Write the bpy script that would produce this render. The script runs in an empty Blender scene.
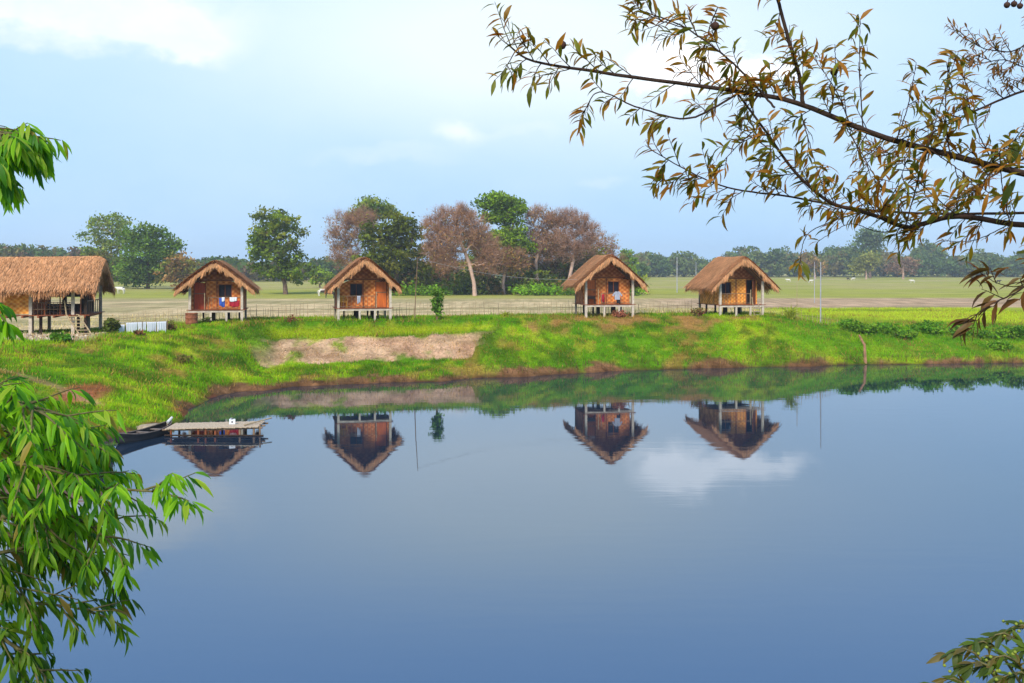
import bpy, math, random
import numpy as np
from mathutils import Vector, Matrix
random.seed(7); rng = np.random.default_rng(7)
S = bpy.context.scene; COL = S.collection
F = 996.0; HZ = 269.0; CZ = 7.1          # focal length in pixels, horizon row, camera height above the water
# ------------------------------------------------------------------ camera
cam = bpy.data.cameras.new("camera"); co = bpy.data.objects.new("camera", cam); COL.objects.link(co)
cam.sensor_width = 36.0; cam.lens = 36.0*F/1024; cam.shift_y = -(341.5-HZ)/1024
cam.clip_start = 0.1; cam.clip_end = 6000
co.location = (0, 0, CZ); co.rotation_euler = (math.radians(90), 0, 0); S.camera = co
S.render.resolution_x = 1024; S.render.resolution_y = 683
# ------------------------------------------------------------------ light
SUN_EL, SUN_AZ = 40.0, -16.0             # degrees; azimuth measured from straight behind the camera, towards the left
sd = bpy.data.lights.new("sun", 'SUN'); so = bpy.data.objects.new("sun", sd); COL.objects.link(so)
sd.energy = 3.5; sd.angle = math.radians(14); sd.color = (1.0, 0.93, 0.82)
az = math.radians(SUN_AZ); el = math.radians(SUN_EL)
sv = Vector((math.sin(az)*math.cos(el), -math.cos(az)*math.cos(el), math.sin(el)))
so.rotation_euler = sv.to_track_quat('Z', 'Y').to_euler(); so.location = (0, 0, 60)
S.view_settings.view_transform = 'Standard'; S.view_settings.look = 'None'
S.view_settings.exposure = 0.25; S.view_settings.gamma = 1.0; S.view_settings.use_curve_mapping = False

def build_world():
    w = bpy.data.worlds.new("World"); S.world = w; w.use_nodes = True
    nt = w.node_tree; N = nt.nodes; L = nt.links; N.clear()
    out = N.new('ShaderNodeOutputWorld'); bg = N.new('ShaderNodeBackground'); bg.inputs[1].default_value = 0.1
    L.new(bg.outputs[0], out.inputs[0])
    sky = N.new('ShaderNodeTexSky'); sky.sky_type = 'NISHITA'; sky.sun_disc = False
    sky.sun_elevation = el; sky.sun_rotation = math.atan2(sv.x, sv.y); sky.dust_density = 2.0; sky.ozone_density = 2.0
    tc = N.new('ShaderNodeTexCoord'); sep = N.new('ShaderNodeSeparateXYZ'); L.new(tc.outputs['Generated'], sep.inputs[0])
    def M(op, a, b=None, c=None, clamp=False):
        m = N.new('ShaderNodeMath'); m.operation = op; m.use_clamp = clamp
        for i, v in enumerate((a, b, c)):
            if v is None: continue
            if isinstance(v, (int, float)): m.inputs[i].default_value = v
            else: L.new(v, m.inputs[i])
        return m.outputs[0]
    def noise(scale, detail, sz=1.0, rough=.55):
        mp = N.new('ShaderNodeMapping'); mp.inputs['Scale'].default_value = (scale, scale, scale*sz)
        L.new(tc.outputs['Generated'], mp.inputs[0])
        n = N.new('ShaderNodeTexNoise'); n.inputs['Scale'].default_value = 1; n.inputs['Detail'].default_value = detail
        n.inputs['Roughness'].default_value = rough; L.new(mp.outputs[0], n.inputs[0]); return n.outputs[0]
    n1 = noise(3.2, 5, 2.2); n2 = noise(14, 6, 1.6, .6)
    X = sep.outputs[0]; Z = sep.outputs[2]
    nx = M('ADD', X, M('MULTIPLY', M('SUBTRACT', n2, .5), .07)); nz = M('ADD', Z, M('MULTIPLY', M('SUBTRACT', n2, .5), .06))
    def blob(px, py, rx, ry, gain, hard=False):
        x0 = (px-512)/F; z0 = (HZ-py)/F; k = 1/math.sqrt(1+x0*x0+z0*z0); x0 *= k; z0 *= k
        a = M('DIVIDE', M('SUBTRACT', nx if hard else X, x0), rx/F); b = M('DIVIDE', M('SUBTRACT', nz if hard else Z, z0), ry/F)
        r = M('ADD', M('MULTIPLY', a, a), M('MULTIPLY', b, b))
        return M('MULTIPLY', M('EXPONENT', M('MULTIPLY', r, -1.0)), gain)
    def mix(f, c1, c2):
        m = N.new('ShaderNodeMixRGB')
        if isinstance(f, (int, float)): m.inputs[0].default_value = f
        else: L.new(f, m.inputs[0])
        for i, c in ((1, c1), (2, c2)):
            if isinstance(c, tuple): m.inputs[i].default_value = (c[0]*10, c[1]*10, c[2]*10, 1)
            else: L.new(c, m.inputs[i])
        return m.outputs[0]
    # blue sky deepening with height
    cr = N.new('ShaderNodeValToRGB'); L.new(M('ABSOLUTE', Z), cr.inputs[0])
    e = cr.color_ramp.elements
    e[0].position = 0.0; e[0].color = (.40, .66, .98, 1); e[1].position = 1.0; e[1].color = (.16, .30, .60, 1)
    for p, c in ((.08, (.38, .64, .98)), (.20, (.42, .68, .99)), (.30, (.38, .66, 1.12)), (.42, (.34, .60, 1.08))):
        q = e.new(p); q.color = (*c, 1)
    ten = N.new('ShaderNodeVectorMath'); ten.operation = 'SCALE'; ten.inputs['Scale'].default_value = 10; L.new(cr.outputs[0], ten.inputs[0])
    base = mix(.08, ten.outputs[0], sky.outputs[0])
    veil = M('ADD', blob(520, 40, 340, 105, 1.0), M('MULTIPLY', M('MULTIPLY', M('SUBTRACT', n1, .42), .7), M('SUBTRACT', 1.25, M('MULTIPLY', M('ABSOLUTE', Z), 3.2), None, True)))
    
    base = mix(M('MULTIPLY', M('ADD', veil, .08), .95, clamp=True), base, (.80, .91, .99))
    puffs = blob(70, 2, 110, 24, 1.3, True)
    for b in ((150, 28, 62, 22, 1.1), (195, 48, 34, 13, .8), (462, 128, 24, 14, .8), (385, 158, 85, 12, .35), (530, 132, 40, 9, .3), (600, 183, 30, 9, .3), (900, 170, 60, 12, .25), (25, 40, 60, 10, .3)):
        puffs = M('ADD', puffs, blob(*b, True))
    puffs = M('MULTIPLY', M('SUBTRACT', puffs, .12), 1.25, clamp=True)
    puffs = M('MULTIPLY', puffs, M('ADD', M('MULTIPLY', n2, 1.1), .35), clamp=True)
    base = mix(M('MULTIPLY', puffs, .88), base, (.90, .96, 1.0))
    low = blob(682, 60, 42, 18, 1.6, True)
    for b in ((740, 74, 42, 12, 1.2), (775, 80, 36, 8, .8), (655, 74, 22, 12, .6), (705, 50, 30, 12, .6)): low = M('ADD', low, blob(*b, True))
    low = M('MULTIPLY', M('SUBTRACT', low, .25), .95, clamp=True)
    fin = mix(M('MULTIPLY', low, M('ADD', M('MULTIPLY', n2, .9), .4), clamp=True), base, (1.32, 1.35, 1.40))
    L.new(fin, bg.inputs[0])
build_world()

# ------------------------------------------------------------------ small helpers
def tag(o, label=None, cat=None, group=None, kind=None):
    if label: o['label'] = label
    if cat: o['category'] = cat
    if group: o['group'] = group
    if kind: o['kind'] = kind
    return o
def empty(name, loc, rz=0, parent=None):
    o = bpy.data.objects.new(name, None); COL.objects.link(o); o.location = loc; o.rotation_euler = (0, 0, rz)
    o.empty_display_size = .3
    if parent: o.parent = parent
    return o
def copy_tree(o, parent=None):
    c = o.copy(); COL.objects.link(c)
    if parent is not None: c.parent = parent
    for ch in list(o.children): copy_tree(ch, c)
    return c
def at(px, py, d): return Vector(((px-512)*d/F, d, CZ-(py-HZ)*d/F))
def atx(px, d): return (px-512)*d/F

def mkmesh(name, V, Fc, mat, parent=None, tint=None, smooth=False, loc=None):
    """V: (n,3), Fc: list of (m,k) arrays or one list of tuples. tint: per-vertex (n,) or (n,3)."""
    V = np.asarray(V, dtype=np.float32)
    me = bpy.data.meshes.new(name)
    if isinstance(Fc, np.ndarray): Fc = [Fc]
    if len(Fc) and isinstance(Fc[0], np.ndarray):
        loops = np.concatenate([f.ravel() for f in Fc]).astype(np.int32)
        tot = np.concatenate([np.full(len(f), f.shape[1], dtype=np.int32) for f in Fc])
        st = np.concatenate([[0], np.cumsum(tot)[:-1]]).astype(np.int32)
        me.vertices.add(len(V)); me.vertices.foreach_set('co', V.ravel())
        me.loops.add(len(loops)); me.loops.foreach_set('vertex_index', loops)
        me.polygons.add(len(tot)); me.polygons.foreach_set('loop_start', st); me.polygons.foreach_set('loop_total', tot)
        me.update(calc_edges=True)
    else:
        me.from_pydata(V.tolist(), [], Fc)
    if tint is not None:
        t = np.asarray(tint, dtype=np.float32)
        if t.ndim == 1: t = np.stack([t, t, t], 1)
        t = np.concatenate([t, np.ones((len(t), 1), np.float32)], 1)
        a = me.attributes.new('tint', 'FLOAT_COLOR', 'POINT'); a.data.foreach_set('color', t.ravel())
    me.validate(verbose=False)
    if smooth: me.polygons.foreach_set('use_smooth', np.ones(len(me.polygons), dtype=bool))
    me.materials.append(mat)
    o = bpy.data.objects.new(name, me); COL.objects.link(o)
    if parent: o.parent = parent
    if loc is not None: o.location = loc
    return o

class MB:
    def __init__(s): s.v = []; s.f = []
    def box(s, x0, x1, y0, y1, z0, z1, M=None):
        b = len(s.v)
        for x, y, z in ((x0,y0,z0),(x1,y0,z0),(x1,y1,z0),(x0,y1,z0),(x0,y0,z1),(x1,y0,z1),(x1,y1,z1),(x0,y1,z1)):
            p = Vector((x, y, z)); s.v.append(tuple(M @ p if M else p))
        for q in ((0,3,2,1),(4,5,6,7),(0,1,5,4),(1,2,6,5),(2,3,7,6),(3,0,4,7)): s.f.append(tuple(b+i for i in q))
        return s
    def tube(s, pts, rs, n=6, cap=True):
        pts = [Vector(p) for p in pts]
        if isinstance(rs, (int, float)): rs = [rs]*len(pts)
        b = len(s.v); prev = None
        for i, p in enumerate(pts):
            d = (pts[min(i+1, len(pts)-1)]-pts[max(i-1, 0)])
            d = d.normalized() if d.length > 1e-9 else Vector((0, 0, 1))
            if prev is None:
                a = d.cross(Vector((0, 0, 1)))
                if a.length < .05: a = d.cross(Vector((1, 0, 0)))
            else: a = prev-d*prev.dot(d)
            a.normalize(); prev = a; c = d.cross(a)
            for k in range(n):
                t = 2*math.pi*k/n; s.v.append(tuple(p+(a*math.cos(t)+c*math.sin(t))*rs[i]))
        for i in range(len(pts)-1):
            for k in range(n):
                k2 = (k+1) % n; s.f.append((b+i*n+k, b+i*n+k2, b+(i+1)*n+k2, b+(i+1)*n+k))
        if cap:
            s.f.append(tuple(b+k for k in range(n))[::-1]); s.f.append(tuple(b+(len(pts)-1)*n+k for k in range(n)))
        return s
    def lathe(s, prof, n=14, c=(0, 0, 0)):
        b = len(s.v)
        for r, z in prof:
            for k in range(n):
                t = 2*math.pi*k/n; s.v.append((c[0]+r*math.cos(t), c[1]+r*math.sin(t), c[2]+z))
        for i in range(len(prof)-1):
            for k in range(n):
                k2 = (k+1) % n; s.f.append((b+i*n+k, b+i*n+k2, b+(i+1)*n+k2, b+(i+1)*n+k))
        return s
    def build(s, name, mat, parent=None, smooth=False):
        return mkmesh(name, s.v, s.f, mat, parent, smooth=smooth)

# 2-D value noise in numpy
def vnoise(x, y, seed=0):
    xi = np.floor(x).astype(np.int64); yi = np.floor(y).astype(np.int64); fx = x-xi; fy = y-yi
    fx = fx*fx*(3-2*fx); fy = fy*fy*(3-2*fy)
    def h(a, b):
        n = (a*374761393+b*668265263+seed*1442695041) & 0xffffffff
        n = ((n ^ (n >> 13))*1274126177) & 0xffffffff
        return ((n ^ (n >> 16)) & 0xffff)/65535.0
    return (h(xi, yi)*(1-fx)+h(xi+1, yi)*fx)*(1-fy)+(h(xi, yi+1)*(1-fx)+h(xi+1, yi+1)*fx)*fy
def fbm(x, y, sc, oct=4, seed=0):
    x = np.asarray(x, float)/sc; y = np.asarray(y, float)/sc; r = 0; a = .5; t = 0
    for i in range(oct): r = r+a*vnoise(x, y, seed+i*17); t += a; a *= .5; x = x*2.03+11; y = y*2.03+7
    return r/t
def sstep(a, b, x): t = np.clip((x-a)/(b-a), 0, 1); return t*t*(3-2*t)

# ------------------------------------------------------------------ materials
def mat(name, col=(.5, .5, .5), rough=.8, noise=0, nscale=8, col2=None, tint=False, bump=0, trans=0, spec=.3, metal=0, stretch=None, tcol=None, detail=4):
    m = bpy.data.materials.new(name); m.use_nodes = True; nt = m.node_tree; N = nt.nodes; L = nt.links
    b = N['Principled BSDF']; b.inputs['Roughness'].default_value = rough; b.inputs['Specular IOR Level'].default_value = spec
    b.inputs['Metallic'].default_value = metal; b.inputs['Base Color'].default_value = (*col, 1)
    src = None
    if col2 is not None or noise or bump:
        tc = N.new('ShaderNodeTexCoord'); mp = N.new('ShaderNodeMapping'); L.new(tc.outputs['Object'], mp.inputs[0])
        if stretch: mp.inputs['Scale'].default_value = stretch
        n = N.new('ShaderNodeTexNoise'); n.inputs['Scale'].default_value = nscale; n.inputs['Detail'].default_value = detail
        n.inputs['Roughness'].default_value = .6; L.new(mp.outputs[0], n.inputs[0])
        if col2 is not None or noise:
            r = N.new('ShaderNodeValToRGB'); c2 = col2 if col2 else tuple(c*(1-noise) for c in col)
            r.color_ramp.elements[0].color = (*c2, 1); r.color_ramp.elements[1].color = (*col, 1)
            r.color_ramp.elements[0].position = .35; r.color_ramp.elements[1].position = .65
            L.new(n.outputs[0], r.inputs[0]); src = r.outputs[0]
        if bump:
            bp = N.new('ShaderNodeBump'); bp.inputs['Strength'].default_value = bump; bp.inputs['Distance'].default_value = .05
            L.new(n.outputs[0], bp.inputs['Height']); L.new(bp.outputs[0], b.inputs['Normal'])
    if tint:
        a = N.new('ShaderNodeAttribute'); a.attribute_name = 'tint'
        if src is None and col == (1, 1, 1): src = a.outputs['Color']
        else:
            mx = N.new('ShaderNodeMixRGB'); mx.blend_type = 'MULTIPLY'; mx.inputs[0].default_value = 1
            L.new(a.outputs['Color'], mx.inputs[1])
            if src is not None: L.new(src, mx.inputs[2])
            else: mx.inputs[2].default_value = (*col, 1)
            src = mx.outputs[0]
    if src is not None: L.new(src, b.inputs['Base Color'])
    if trans:
        tr = N.new('ShaderNodeBsdfTranslucent'); ms = N.new('ShaderNodeMixShader'); ms.inputs[0].default_value = trans
        if src is not None:
            g = N.new('ShaderNodeMixRGB'); g.blend_type = 'MULTIPLY'; g.inputs[0].default_value = 1
            g.inputs[2].default_value = (*(tcol or (1.3, 1.15, .6)), 1); L.new(src, g.inputs[1]); L.new(g.outputs[0], tr.inputs[0])
        else: tr.inputs[0].default_value = (*col, 1)
        L.new(b.outputs[0], ms.inputs[1]); L.new(tr.outputs[0], ms.inputs[2]); L.new(ms.outputs[0], N['Material Output'].inputs[0])
    return m

M_thatch = mat('thatch', (.60, .295, .13), .95, tint=True, spec=.1)
M_thatch_base = mat('thatch_base', (.50, .26, .125), .95, noise=.25, nscale=6, stretch=(1, 1, .3), bump=.6, spec=.1)
M_conc = mat('weathered_concrete', (.66, .56, .44), .9, noise=.35, nscale=5)
M_conc2 = mat('darker_concrete', (.40, .33, .26), .9, noise=.4, nscale=5)  # darker tone for rear posts and ladder rungs
M_darkwood = mat('dark_wood', (.05, .03, .02), .85, noise=.4, nscale=6)
M_wood = mat('weathered_wood', (.30, .19, .11), .85, noise=.5, nscale=5, stretch=(1, 1, .3))
M_redwood = mat('red_wood', (.30, .085, .03), .7, noise=.4, nscale=6, stretch=(1, 1, .2))
M_bamboo = mat('dry_bamboo', (.52, .38, .21), .7, noise=.4, nscale=5)
M_doorred = mat('red_door_paint', (.52, .075, .02), .6, noise=.25, nscale=4, stretch=(3, 3, .4))
M_doororange = mat('orange_door_paint', (.68, .16, .025), .6, noise=.25, nscale=4, stretch=(3, 3, .4))
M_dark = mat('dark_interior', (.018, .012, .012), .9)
M_white = mat('white_cloth', (.80, .80, .84), .9, noise=.12, nscale=4)
M_blue = mat('blue_cloth', (.05, .12, .50), .9, noise=.3, nscale=5)
M_red = mat('red_cloth', (.45, .02, .04), .9, noise=.3, nscale=5)
M_grey = mat('grey_cloth', (.42, .44, .52), .9, noise=.3, nscale=9)
M_black = mat('black_cloth', (.02, .02, .025), .9)
M_yellow = mat('yellow_plastic', (.72, .34, .02), .5)
M_drum = mat('rusty_drum', (.36, .13, .06), .8, col2=(.20, .06, .03), nscale=5)
M_bark = mat('bark', (.20, .13, .09), .95, noise=.5, nscale=3, bump=.5)
M_palebark = mat('pale_bark', (.62, .42, .32), .95, noise=.35, nscale=1.2, bump=.3)
M_twigbark = mat('dry_twig_bark', (.43, .235, .145), .95, noise=.4, nscale=2)
M_leafy = mat('tree_leaves', (1, 1, 1), .8, tint=True, trans=.3, spec=.06)
M_grass = mat('grass_blades', (1, 1, 1), .9, tint=True, trans=.35, spec=.03)
M_leafF = mat('foreground_leaves', (1, 1, 1), .5, tint=True, trans=.48, spec=.25, tcol=(1.5, 1.35, .5))
M_leafR = mat('olive_leaves', (1, 1, 1), .5, tint=True, trans=.45, spec=.3, tcol=(1.5, 1.1, .5))
M_branch = mat('branch_bark', (.055, .03, .02), .85, noise=.5, nscale=30, bump=.4)
M_greenbranch = mat('green_branch_bark', (.16, .14, .05), .8, noise=.4, nscale=30)
M_boat = mat('tarred_boat_wood', (.055, .045, .042), .6, noise=.5, nscale=5, stretch=(1, .3, 1))
M_boatin = mat('worn_boat_wood', (.25, .19, .15), .85, noise=.5, nscale=5)
M_wire = mat('grey_wire', (.35, .33, .32), .6)
M_pole = mat('grey_pole', (.45, .45, .48), .7, noise=.3, nscale=3)
M_cowW = mat('white_hide', (.75, .70, .62), .9, noise=.15, nscale=3)
M_cowD = mat('dark_hide', (.06, .045, .04), .9, noise=.2, nscale=3)

def weave_mat(name, c1, c2, c3, sc=9.0):
    m = bpy.data.materials.new(name); m.use_nodes = True; nt = m.node_tree; N = nt.nodes; L = nt.links
    b = N['Principled BSDF']; b.inputs['Roughness'].default_value = .75; b.inputs['Specular IOR Level'].default_value = .2
    tc = N.new('ShaderNodeTexCoord'); sp = N.new('ShaderNodeSeparateXYZ'); L.new(tc.outputs['Object'], sp.inputs[0])
    def Mm(op, a, bb):
        q = N.new('ShaderNodeMath'); q.operation = op
        for i, v in enumerate((a, bb)):
            if isinstance(v, (int, float)): q.inputs[i].default_value = v
            else: L.new(v, q.inputs[i])
        return q.outputs[0]
    u = Mm('ADD', sp.outputs[0], sp.outputs[1]); z = sp.outputs[2]
    nz = N.new('ShaderNodeTexNoise'); nz.inputs['Scale'].default_value = 2.2; nz.inputs['Detail'].default_value = 5; L.new(tc.outputs['Object'], nz.inputs[0])
    w = Mm('MULTIPLY', Mm('SUBTRACT', nz.outputs[0], .5), .12)
    a = Mm('SINE', Mm('MULTIPLY', Mm('ADD', u, w), math.pi*sc*.85), 0); c = Mm('SINE', Mm('MULTIPLY', Mm('ADD', z, w), math.pi*sc*1.1), 0)
    f = Mm('ADD', Mm('MULTIPLY', Mm('MULTIPLY', a, c), .5), .5)
    r = N.new('ShaderNodeValToRGB'); L.new(f, r.inputs[0]); e = r.color_ramp.elements
    e[0].color = (*c1, 1); e[0].position = .0; e[1].color = (*c3, 1); e[1].position = 1.0; q = e.new(.5); q.color = (*c2, 1)
    g = N.new('ShaderNodeMixRGB'); g.blend_type = 'MULTIPLY'; g.inputs[0].default_value = .85
    rr = N.new('ShaderNodeValToRGB'); L.new(nz.outputs[0], rr.inputs[0]); rr.color_ramp.elements[0].position = .3; rr.color_ramp.elements[1].position = .7
    rr.color_ramp.elements[0].color = (.45, .42, .40, 1); rr.color_ramp.elements[1].color = (1.35, 1.28, 1.15, 1)
    L.new(r.outputs[0], g.inputs[1]); L.new(rr.outputs[0], g.inputs[2]); L.new(g.outputs[0], b.inputs[0])
    bp = N.new('ShaderNodeBump'); bp.inputs['Strength'].default_value = .5; bp.inputs['Distance'].default_value = .02
    L.new(f, bp.inputs['Height']); L.new(bp.outputs[0], b.inputs['Normal'])
    return m
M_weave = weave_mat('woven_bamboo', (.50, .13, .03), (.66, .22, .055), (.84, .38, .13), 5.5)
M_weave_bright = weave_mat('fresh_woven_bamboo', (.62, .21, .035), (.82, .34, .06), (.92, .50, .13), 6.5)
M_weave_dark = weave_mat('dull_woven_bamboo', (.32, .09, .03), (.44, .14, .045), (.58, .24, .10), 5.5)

# ------------------------------------------------------------------ terrain
def wl(px, py): d = CZ*F/(py-HZ); return (atx(px, d), d)
SH = [wl(*p) for p in ((1250, 363), (1024, 363.3), (930, 363.8), (860, 364.5), (810, 366.5), (760, 367), (700, 368.5), (640, 370), (580, 373), (520, 376.5), (480, 378),
      (440, 381), (390, 382.5), (340, 385), (300, 386), (260, 391), (240, 391.5), (222, 395), (205, 401), (192, 409), (186, 420), (170, 426), (150, 429), (118, 436), (100, 444), (60, 452))]
SH += [(-20.5, 33), (-25, 26), (-29, 17), (-29, 10), (-20, 8.6), (-8, 9.4), (0, 9.0), (8, 9.6), (20, 8.8), (40, 12), (58, 30), (62, 60)]
CR = [(70, 84), (40, 84.5), (29, 81), (21, 79.5), (17.5, 79), (7, 77.5), (0, 75.5), (-10.8, 72.3), (-17, 70.8), (-21, 70), (-24, 62.5), (-27, 60.2), (-34, 58), (-42, 52),
      (-46, 30), (-44, 8), (-20, 2.0), (0, 1.6), (20, 2.2), (60, 4), (75, 30), (76, 70)]
SH = np.array(SH); CR = np.array(CR)
def sdist(P, poly):
    d = np.full(len(P), 1e9); ins = np.zeros(len(P), bool); n = len(poly)
    for i in range(n):
        a = poly[i]; b = poly[(i+1) % n]; ab = b-a
        t = np.clip(((P-a) @ ab)/(ab @ ab), 0, 1); q = a+t[:, None]*ab
        d = np.minimum(d, np.hypot(P[:, 0]-q[:, 0], P[:, 1]-q[:, 1]))
        c = (a[1] > P[:, 1]) != (b[1] > P[:, 1])
        xi = a[0]+(P[:, 1]-a[1])*(ab[0])/(ab[1] if abs(ab[1]) > 1e-9 else 1e-9)
        ins ^= c & (P[:, 0] < xi)
    return np.where(ins, -d, d)
def patch_mask(x, y):   # the bare terraced bank in the middle distance
    return sstep(-17.6, -15.5, x+1.5*(fbm(x, y, 1.5, 2, 77)-.5))*(1-sstep(-2.6, -1.6, x+2.4*(fbm(x, y, 1.2, 3, 78)-.5)))*(y > 40)
def terrain(x, y):
    P = np.stack([x, y], 1); s = sdist(P, SH)
    wob = (fbm(x, y, 2.2, 3, 5)-.5)*1.1*(y > 20)
    s = s+wob
    c = sdist(P, CR)
    near = 1-sstep(6, 14, y)
    ztop = 3.3+(2.15-3.3)*sstep(20, 29, x)*sstep(40, 60, y); ztop = ztop+(5.4-ztop)*near
    ztop = ztop-.30*(1-sstep(-25, -20, x))*sstep(45, 56, y)
    si = np.maximum(s, 0); t = np.where(c < 0, si/(si-np.minimum(c, 0)+1e-6), 1.0)
    g = 1-(1-t)**1.35
    gp = np.interp(t, [0, .12, .46, .68, .90, 1.0], [0, .09, .24, .70, .76, 1.0])
    pm = patch_mask(x, y)
    g = g*(1-pm)+gp*pm
    z = ztop*g+.16*sstep(0, .35, s)*(1-t)
    # outside the crest: plateau, then down to the field
    fz = 2.0+.12*(fbm(x, y, 60, 3, 3)-.5)*2
    out = sstep(6.5, 17, c)*sstep(20, 30, y-(x < -30)*5)
    z = np.where(c > 0, ztop*(1-out)+fz*out, z)
    z = z+(fbm(x, y, 1.6, 3, 9)-.5)*.22*sstep(.2, 2, s)*(1-sstep(100, 160, y))+(fbm(x, y, 7, 2, 19)-.5)*.3*sstep(1, 5, s)*(1-sstep(100, 160, y))*(c < 0)
    z = z+(fbm(x, y, .9, 3, 29)-.5)*.55*pm*sstep(.40, .48, t)*(1-sstep(.68, .74, t))
    z = np.where(s < 0, np.maximum(-.45*(-s)-.02, -2.2), z)
    return z, s, c, t, pm
def gz(x, y): return float(terrain(np.array([float(x)]), np.array([float(y)]))[0][0])

def seg_d(x, y, a, b):
    a = np.array(a); b = np.array(b); ab = b-a
    t = np.clip(((x-a[0])*ab[0]+(y-a[1])*ab[1])/(ab @ ab), 0, 1)
    return np.hypot(x-a[0]-t*ab[0], y-a[1]-t*ab[1])
def ground_color(x, y, s, c, t, pm):
    n = len(x); n1 = fbm(x, y, 6, 4, 31); n2 = fbm(x, y, 1.8, 3, 41); n3 = fbm(x, y, .8, 2, 51); nb = fbm(x*.35, y, 14, 4, 61)
    mixc = lambda A, B, k: A*(1-k[:, None])+np.array(B)[None, :]*k[:, None]
    g = np.tile(np.array([.10, .24, .006]), (n, 1))
    g = mixc(g, (.22, .36, .008), sstep(.42, .62, n1)*(.45+.8*sstep(.35, .6, n3))); g = mixc(g, (.34, .33, .03), sstep(.55, .72, n3)*.55); g = mixc(g, (.05, .11, .006), sstep(.55, .72, fbm(x, y, 1.0, 3, 311))*.75)            # yellow-green and straw; last mix paints shadow among the tufts as dark flecks
    g = mixc(g, (.06, .13, .006), sstep(.52, .72, n2)*.8)          # dark clumps
    g = mixc(g, (.34, .17, .05), sstep(.50, .66, fbm(x, y, 3.2, 4, 71))*sstep(.35, .6, fbm(x, y, .9, 2, 72))*.6)    # dry spots
    dry = sstep(-8, 3, x)*(1-sstep(17, 21, x))*sstep(.45, .75, t)*(c < 2)
    g = mixc(g, (.34, .19, .06), dry*sstep(.36, .55, n2)*.8*(.3+.9*sstep(.3, .6, n3)))
    g = mixc(g, (.30, .36, .012), pm*sstep(.68, .78, t)*(1-sstep(.93, .97, t))*.8)   # bright terrace
    lush = sstep(19, 23, x)*(t > .1)*(c < 1); g = mixc(g, (.09, .24, .008), lush*.5)
    # bare soil
    soil = np.stack([.33+.1*(n3-.5), .20+.09*(n3-.5), .115+.06*(n3-.5)], 1)
    eb = fbm(x, y, 2.0, 3, 411); ew = np.clip(eb-.25, 0, 1)*n3*4.0; edge = (1-sstep(-.1+.7*ew, .12+1.0*ew, s))*(y > 20)
    g = g*(1-edge[:, None])+soil*np.array([.55, .47, .38])*(.45+1.1*fbm(x, y, .5, 2, 811))[:, None]*edge[:, None]
    wq = .30*(n2-.5)+.25*(n3-.5); pt = pm*sstep(.43, .48, t+wq*.6)*(1-sstep(.67, .70, t+.2*wq))*(1-.8*sstep(.62, .70, fbm(x, y, 1.3, 3, 222)))
    pc = soil*np.array([1.5, 1.6, 1.75]); pc = pc*(.72+.5*n3)[:, None]
    g = g*(1-pt[:, None])+pc*pt[:, None]
    for (px, py, r) in ((87, 396, 1.3), (72, 401, .9), (137, 428, 1.0), (128, 434, .9), (195, 392, 1.0), (215, 330, .5)):
        d = 55 if py < 350 else 44+ (410-py)*.28
        gx = atx(px, d); k = (1-sstep(r*.5, r, np.hypot(x-gx, (y-d)*.6)+.7*(n2-.5)))*.9
        g = mixc(g, (.30, .105, .05), k)
    # footpath down the left bank
    k = (1-sstep(.15, .4, seg_d(x, y, (-26.5, 50.5), (-19.2, 46))+.25*(n2-.5)))*.8
    g = mixc(g, (.36, .22, .11), k)
    # pale rubble in front of the long house
    k = (1-sstep(1.6, 2.4, np.abs(y-(60.1+(x+30)*.22))+1.2*(n2-.5)))*(1-sstep(-26.0, -24.8, x))*(c > -3.2)
    rub = np.stack([.52*(.6+.8*n3)]*3, 1)*np.array([1.0, .80, .60])
    g = g*(1-k[:, None])+rub*k[:, None]
    # the field behind
    far = sstep(5, 9, c)*(y > 30)
    f = np.tile(np.array([.38, .38, .08]), (n, 1))
    f = mixc(f, (.44, .39, .15), sstep(.45, .65, nb))
    yy = y+14*(nb-.5)
    gr = sstep(172, 182, yy)*(1-sstep(235, 270, yy)); f = mixc(f, (.36, .39, .06), gr*.6*(.5+.7*n1))
    straw = (1-sstep(165, 178, yy)); sc = np.stack([.58+.45*(n3-.5), .45+.35*(n3-.5), .25+.22*(n3-.5)], 1)
    sc = sc*(1-.35*sstep(.5, .62, fbm(x*.3, y, 5, 3, 83)))[:, None]+np.array([.10, .16, .02])*(.35*sstep(.5, .62, fbm(x*.3, y, 5, 3, 83)))[:, None]
    f = f*(1-straw[:, None])+sc*straw[:, None]
    bx = sstep(14, 30, x)                 # right-hand side: brown band then bright meadow
    br = bx*sstep(128, 134, yy)*(1-sstep(168, 178, yy)); brc = np.stack([.50+.4*(n3-.5), .35+.28*(n3-.5), .22+.2*(n3-.5)], 1)
    f = f*(1-br[:, None])+brc*br[:, None]
    md = sstep(20, 27, x-(y-80)*.18)*(1-sstep(126, 133, yy)); f = mixc(f, (.33, .40, .015), md*.95)
    f = mixc(f, (.12, .20, .02), md*sstep(.5, .7, fbm(x*.4, y, 6, 3, 93))*.7)
    g = g*(1-far[:, None])+f*far[:, None]
    wet = (s < .12); g[wet] = g[wet]*.55
    return np.clip(g, 0.004, .9)

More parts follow.
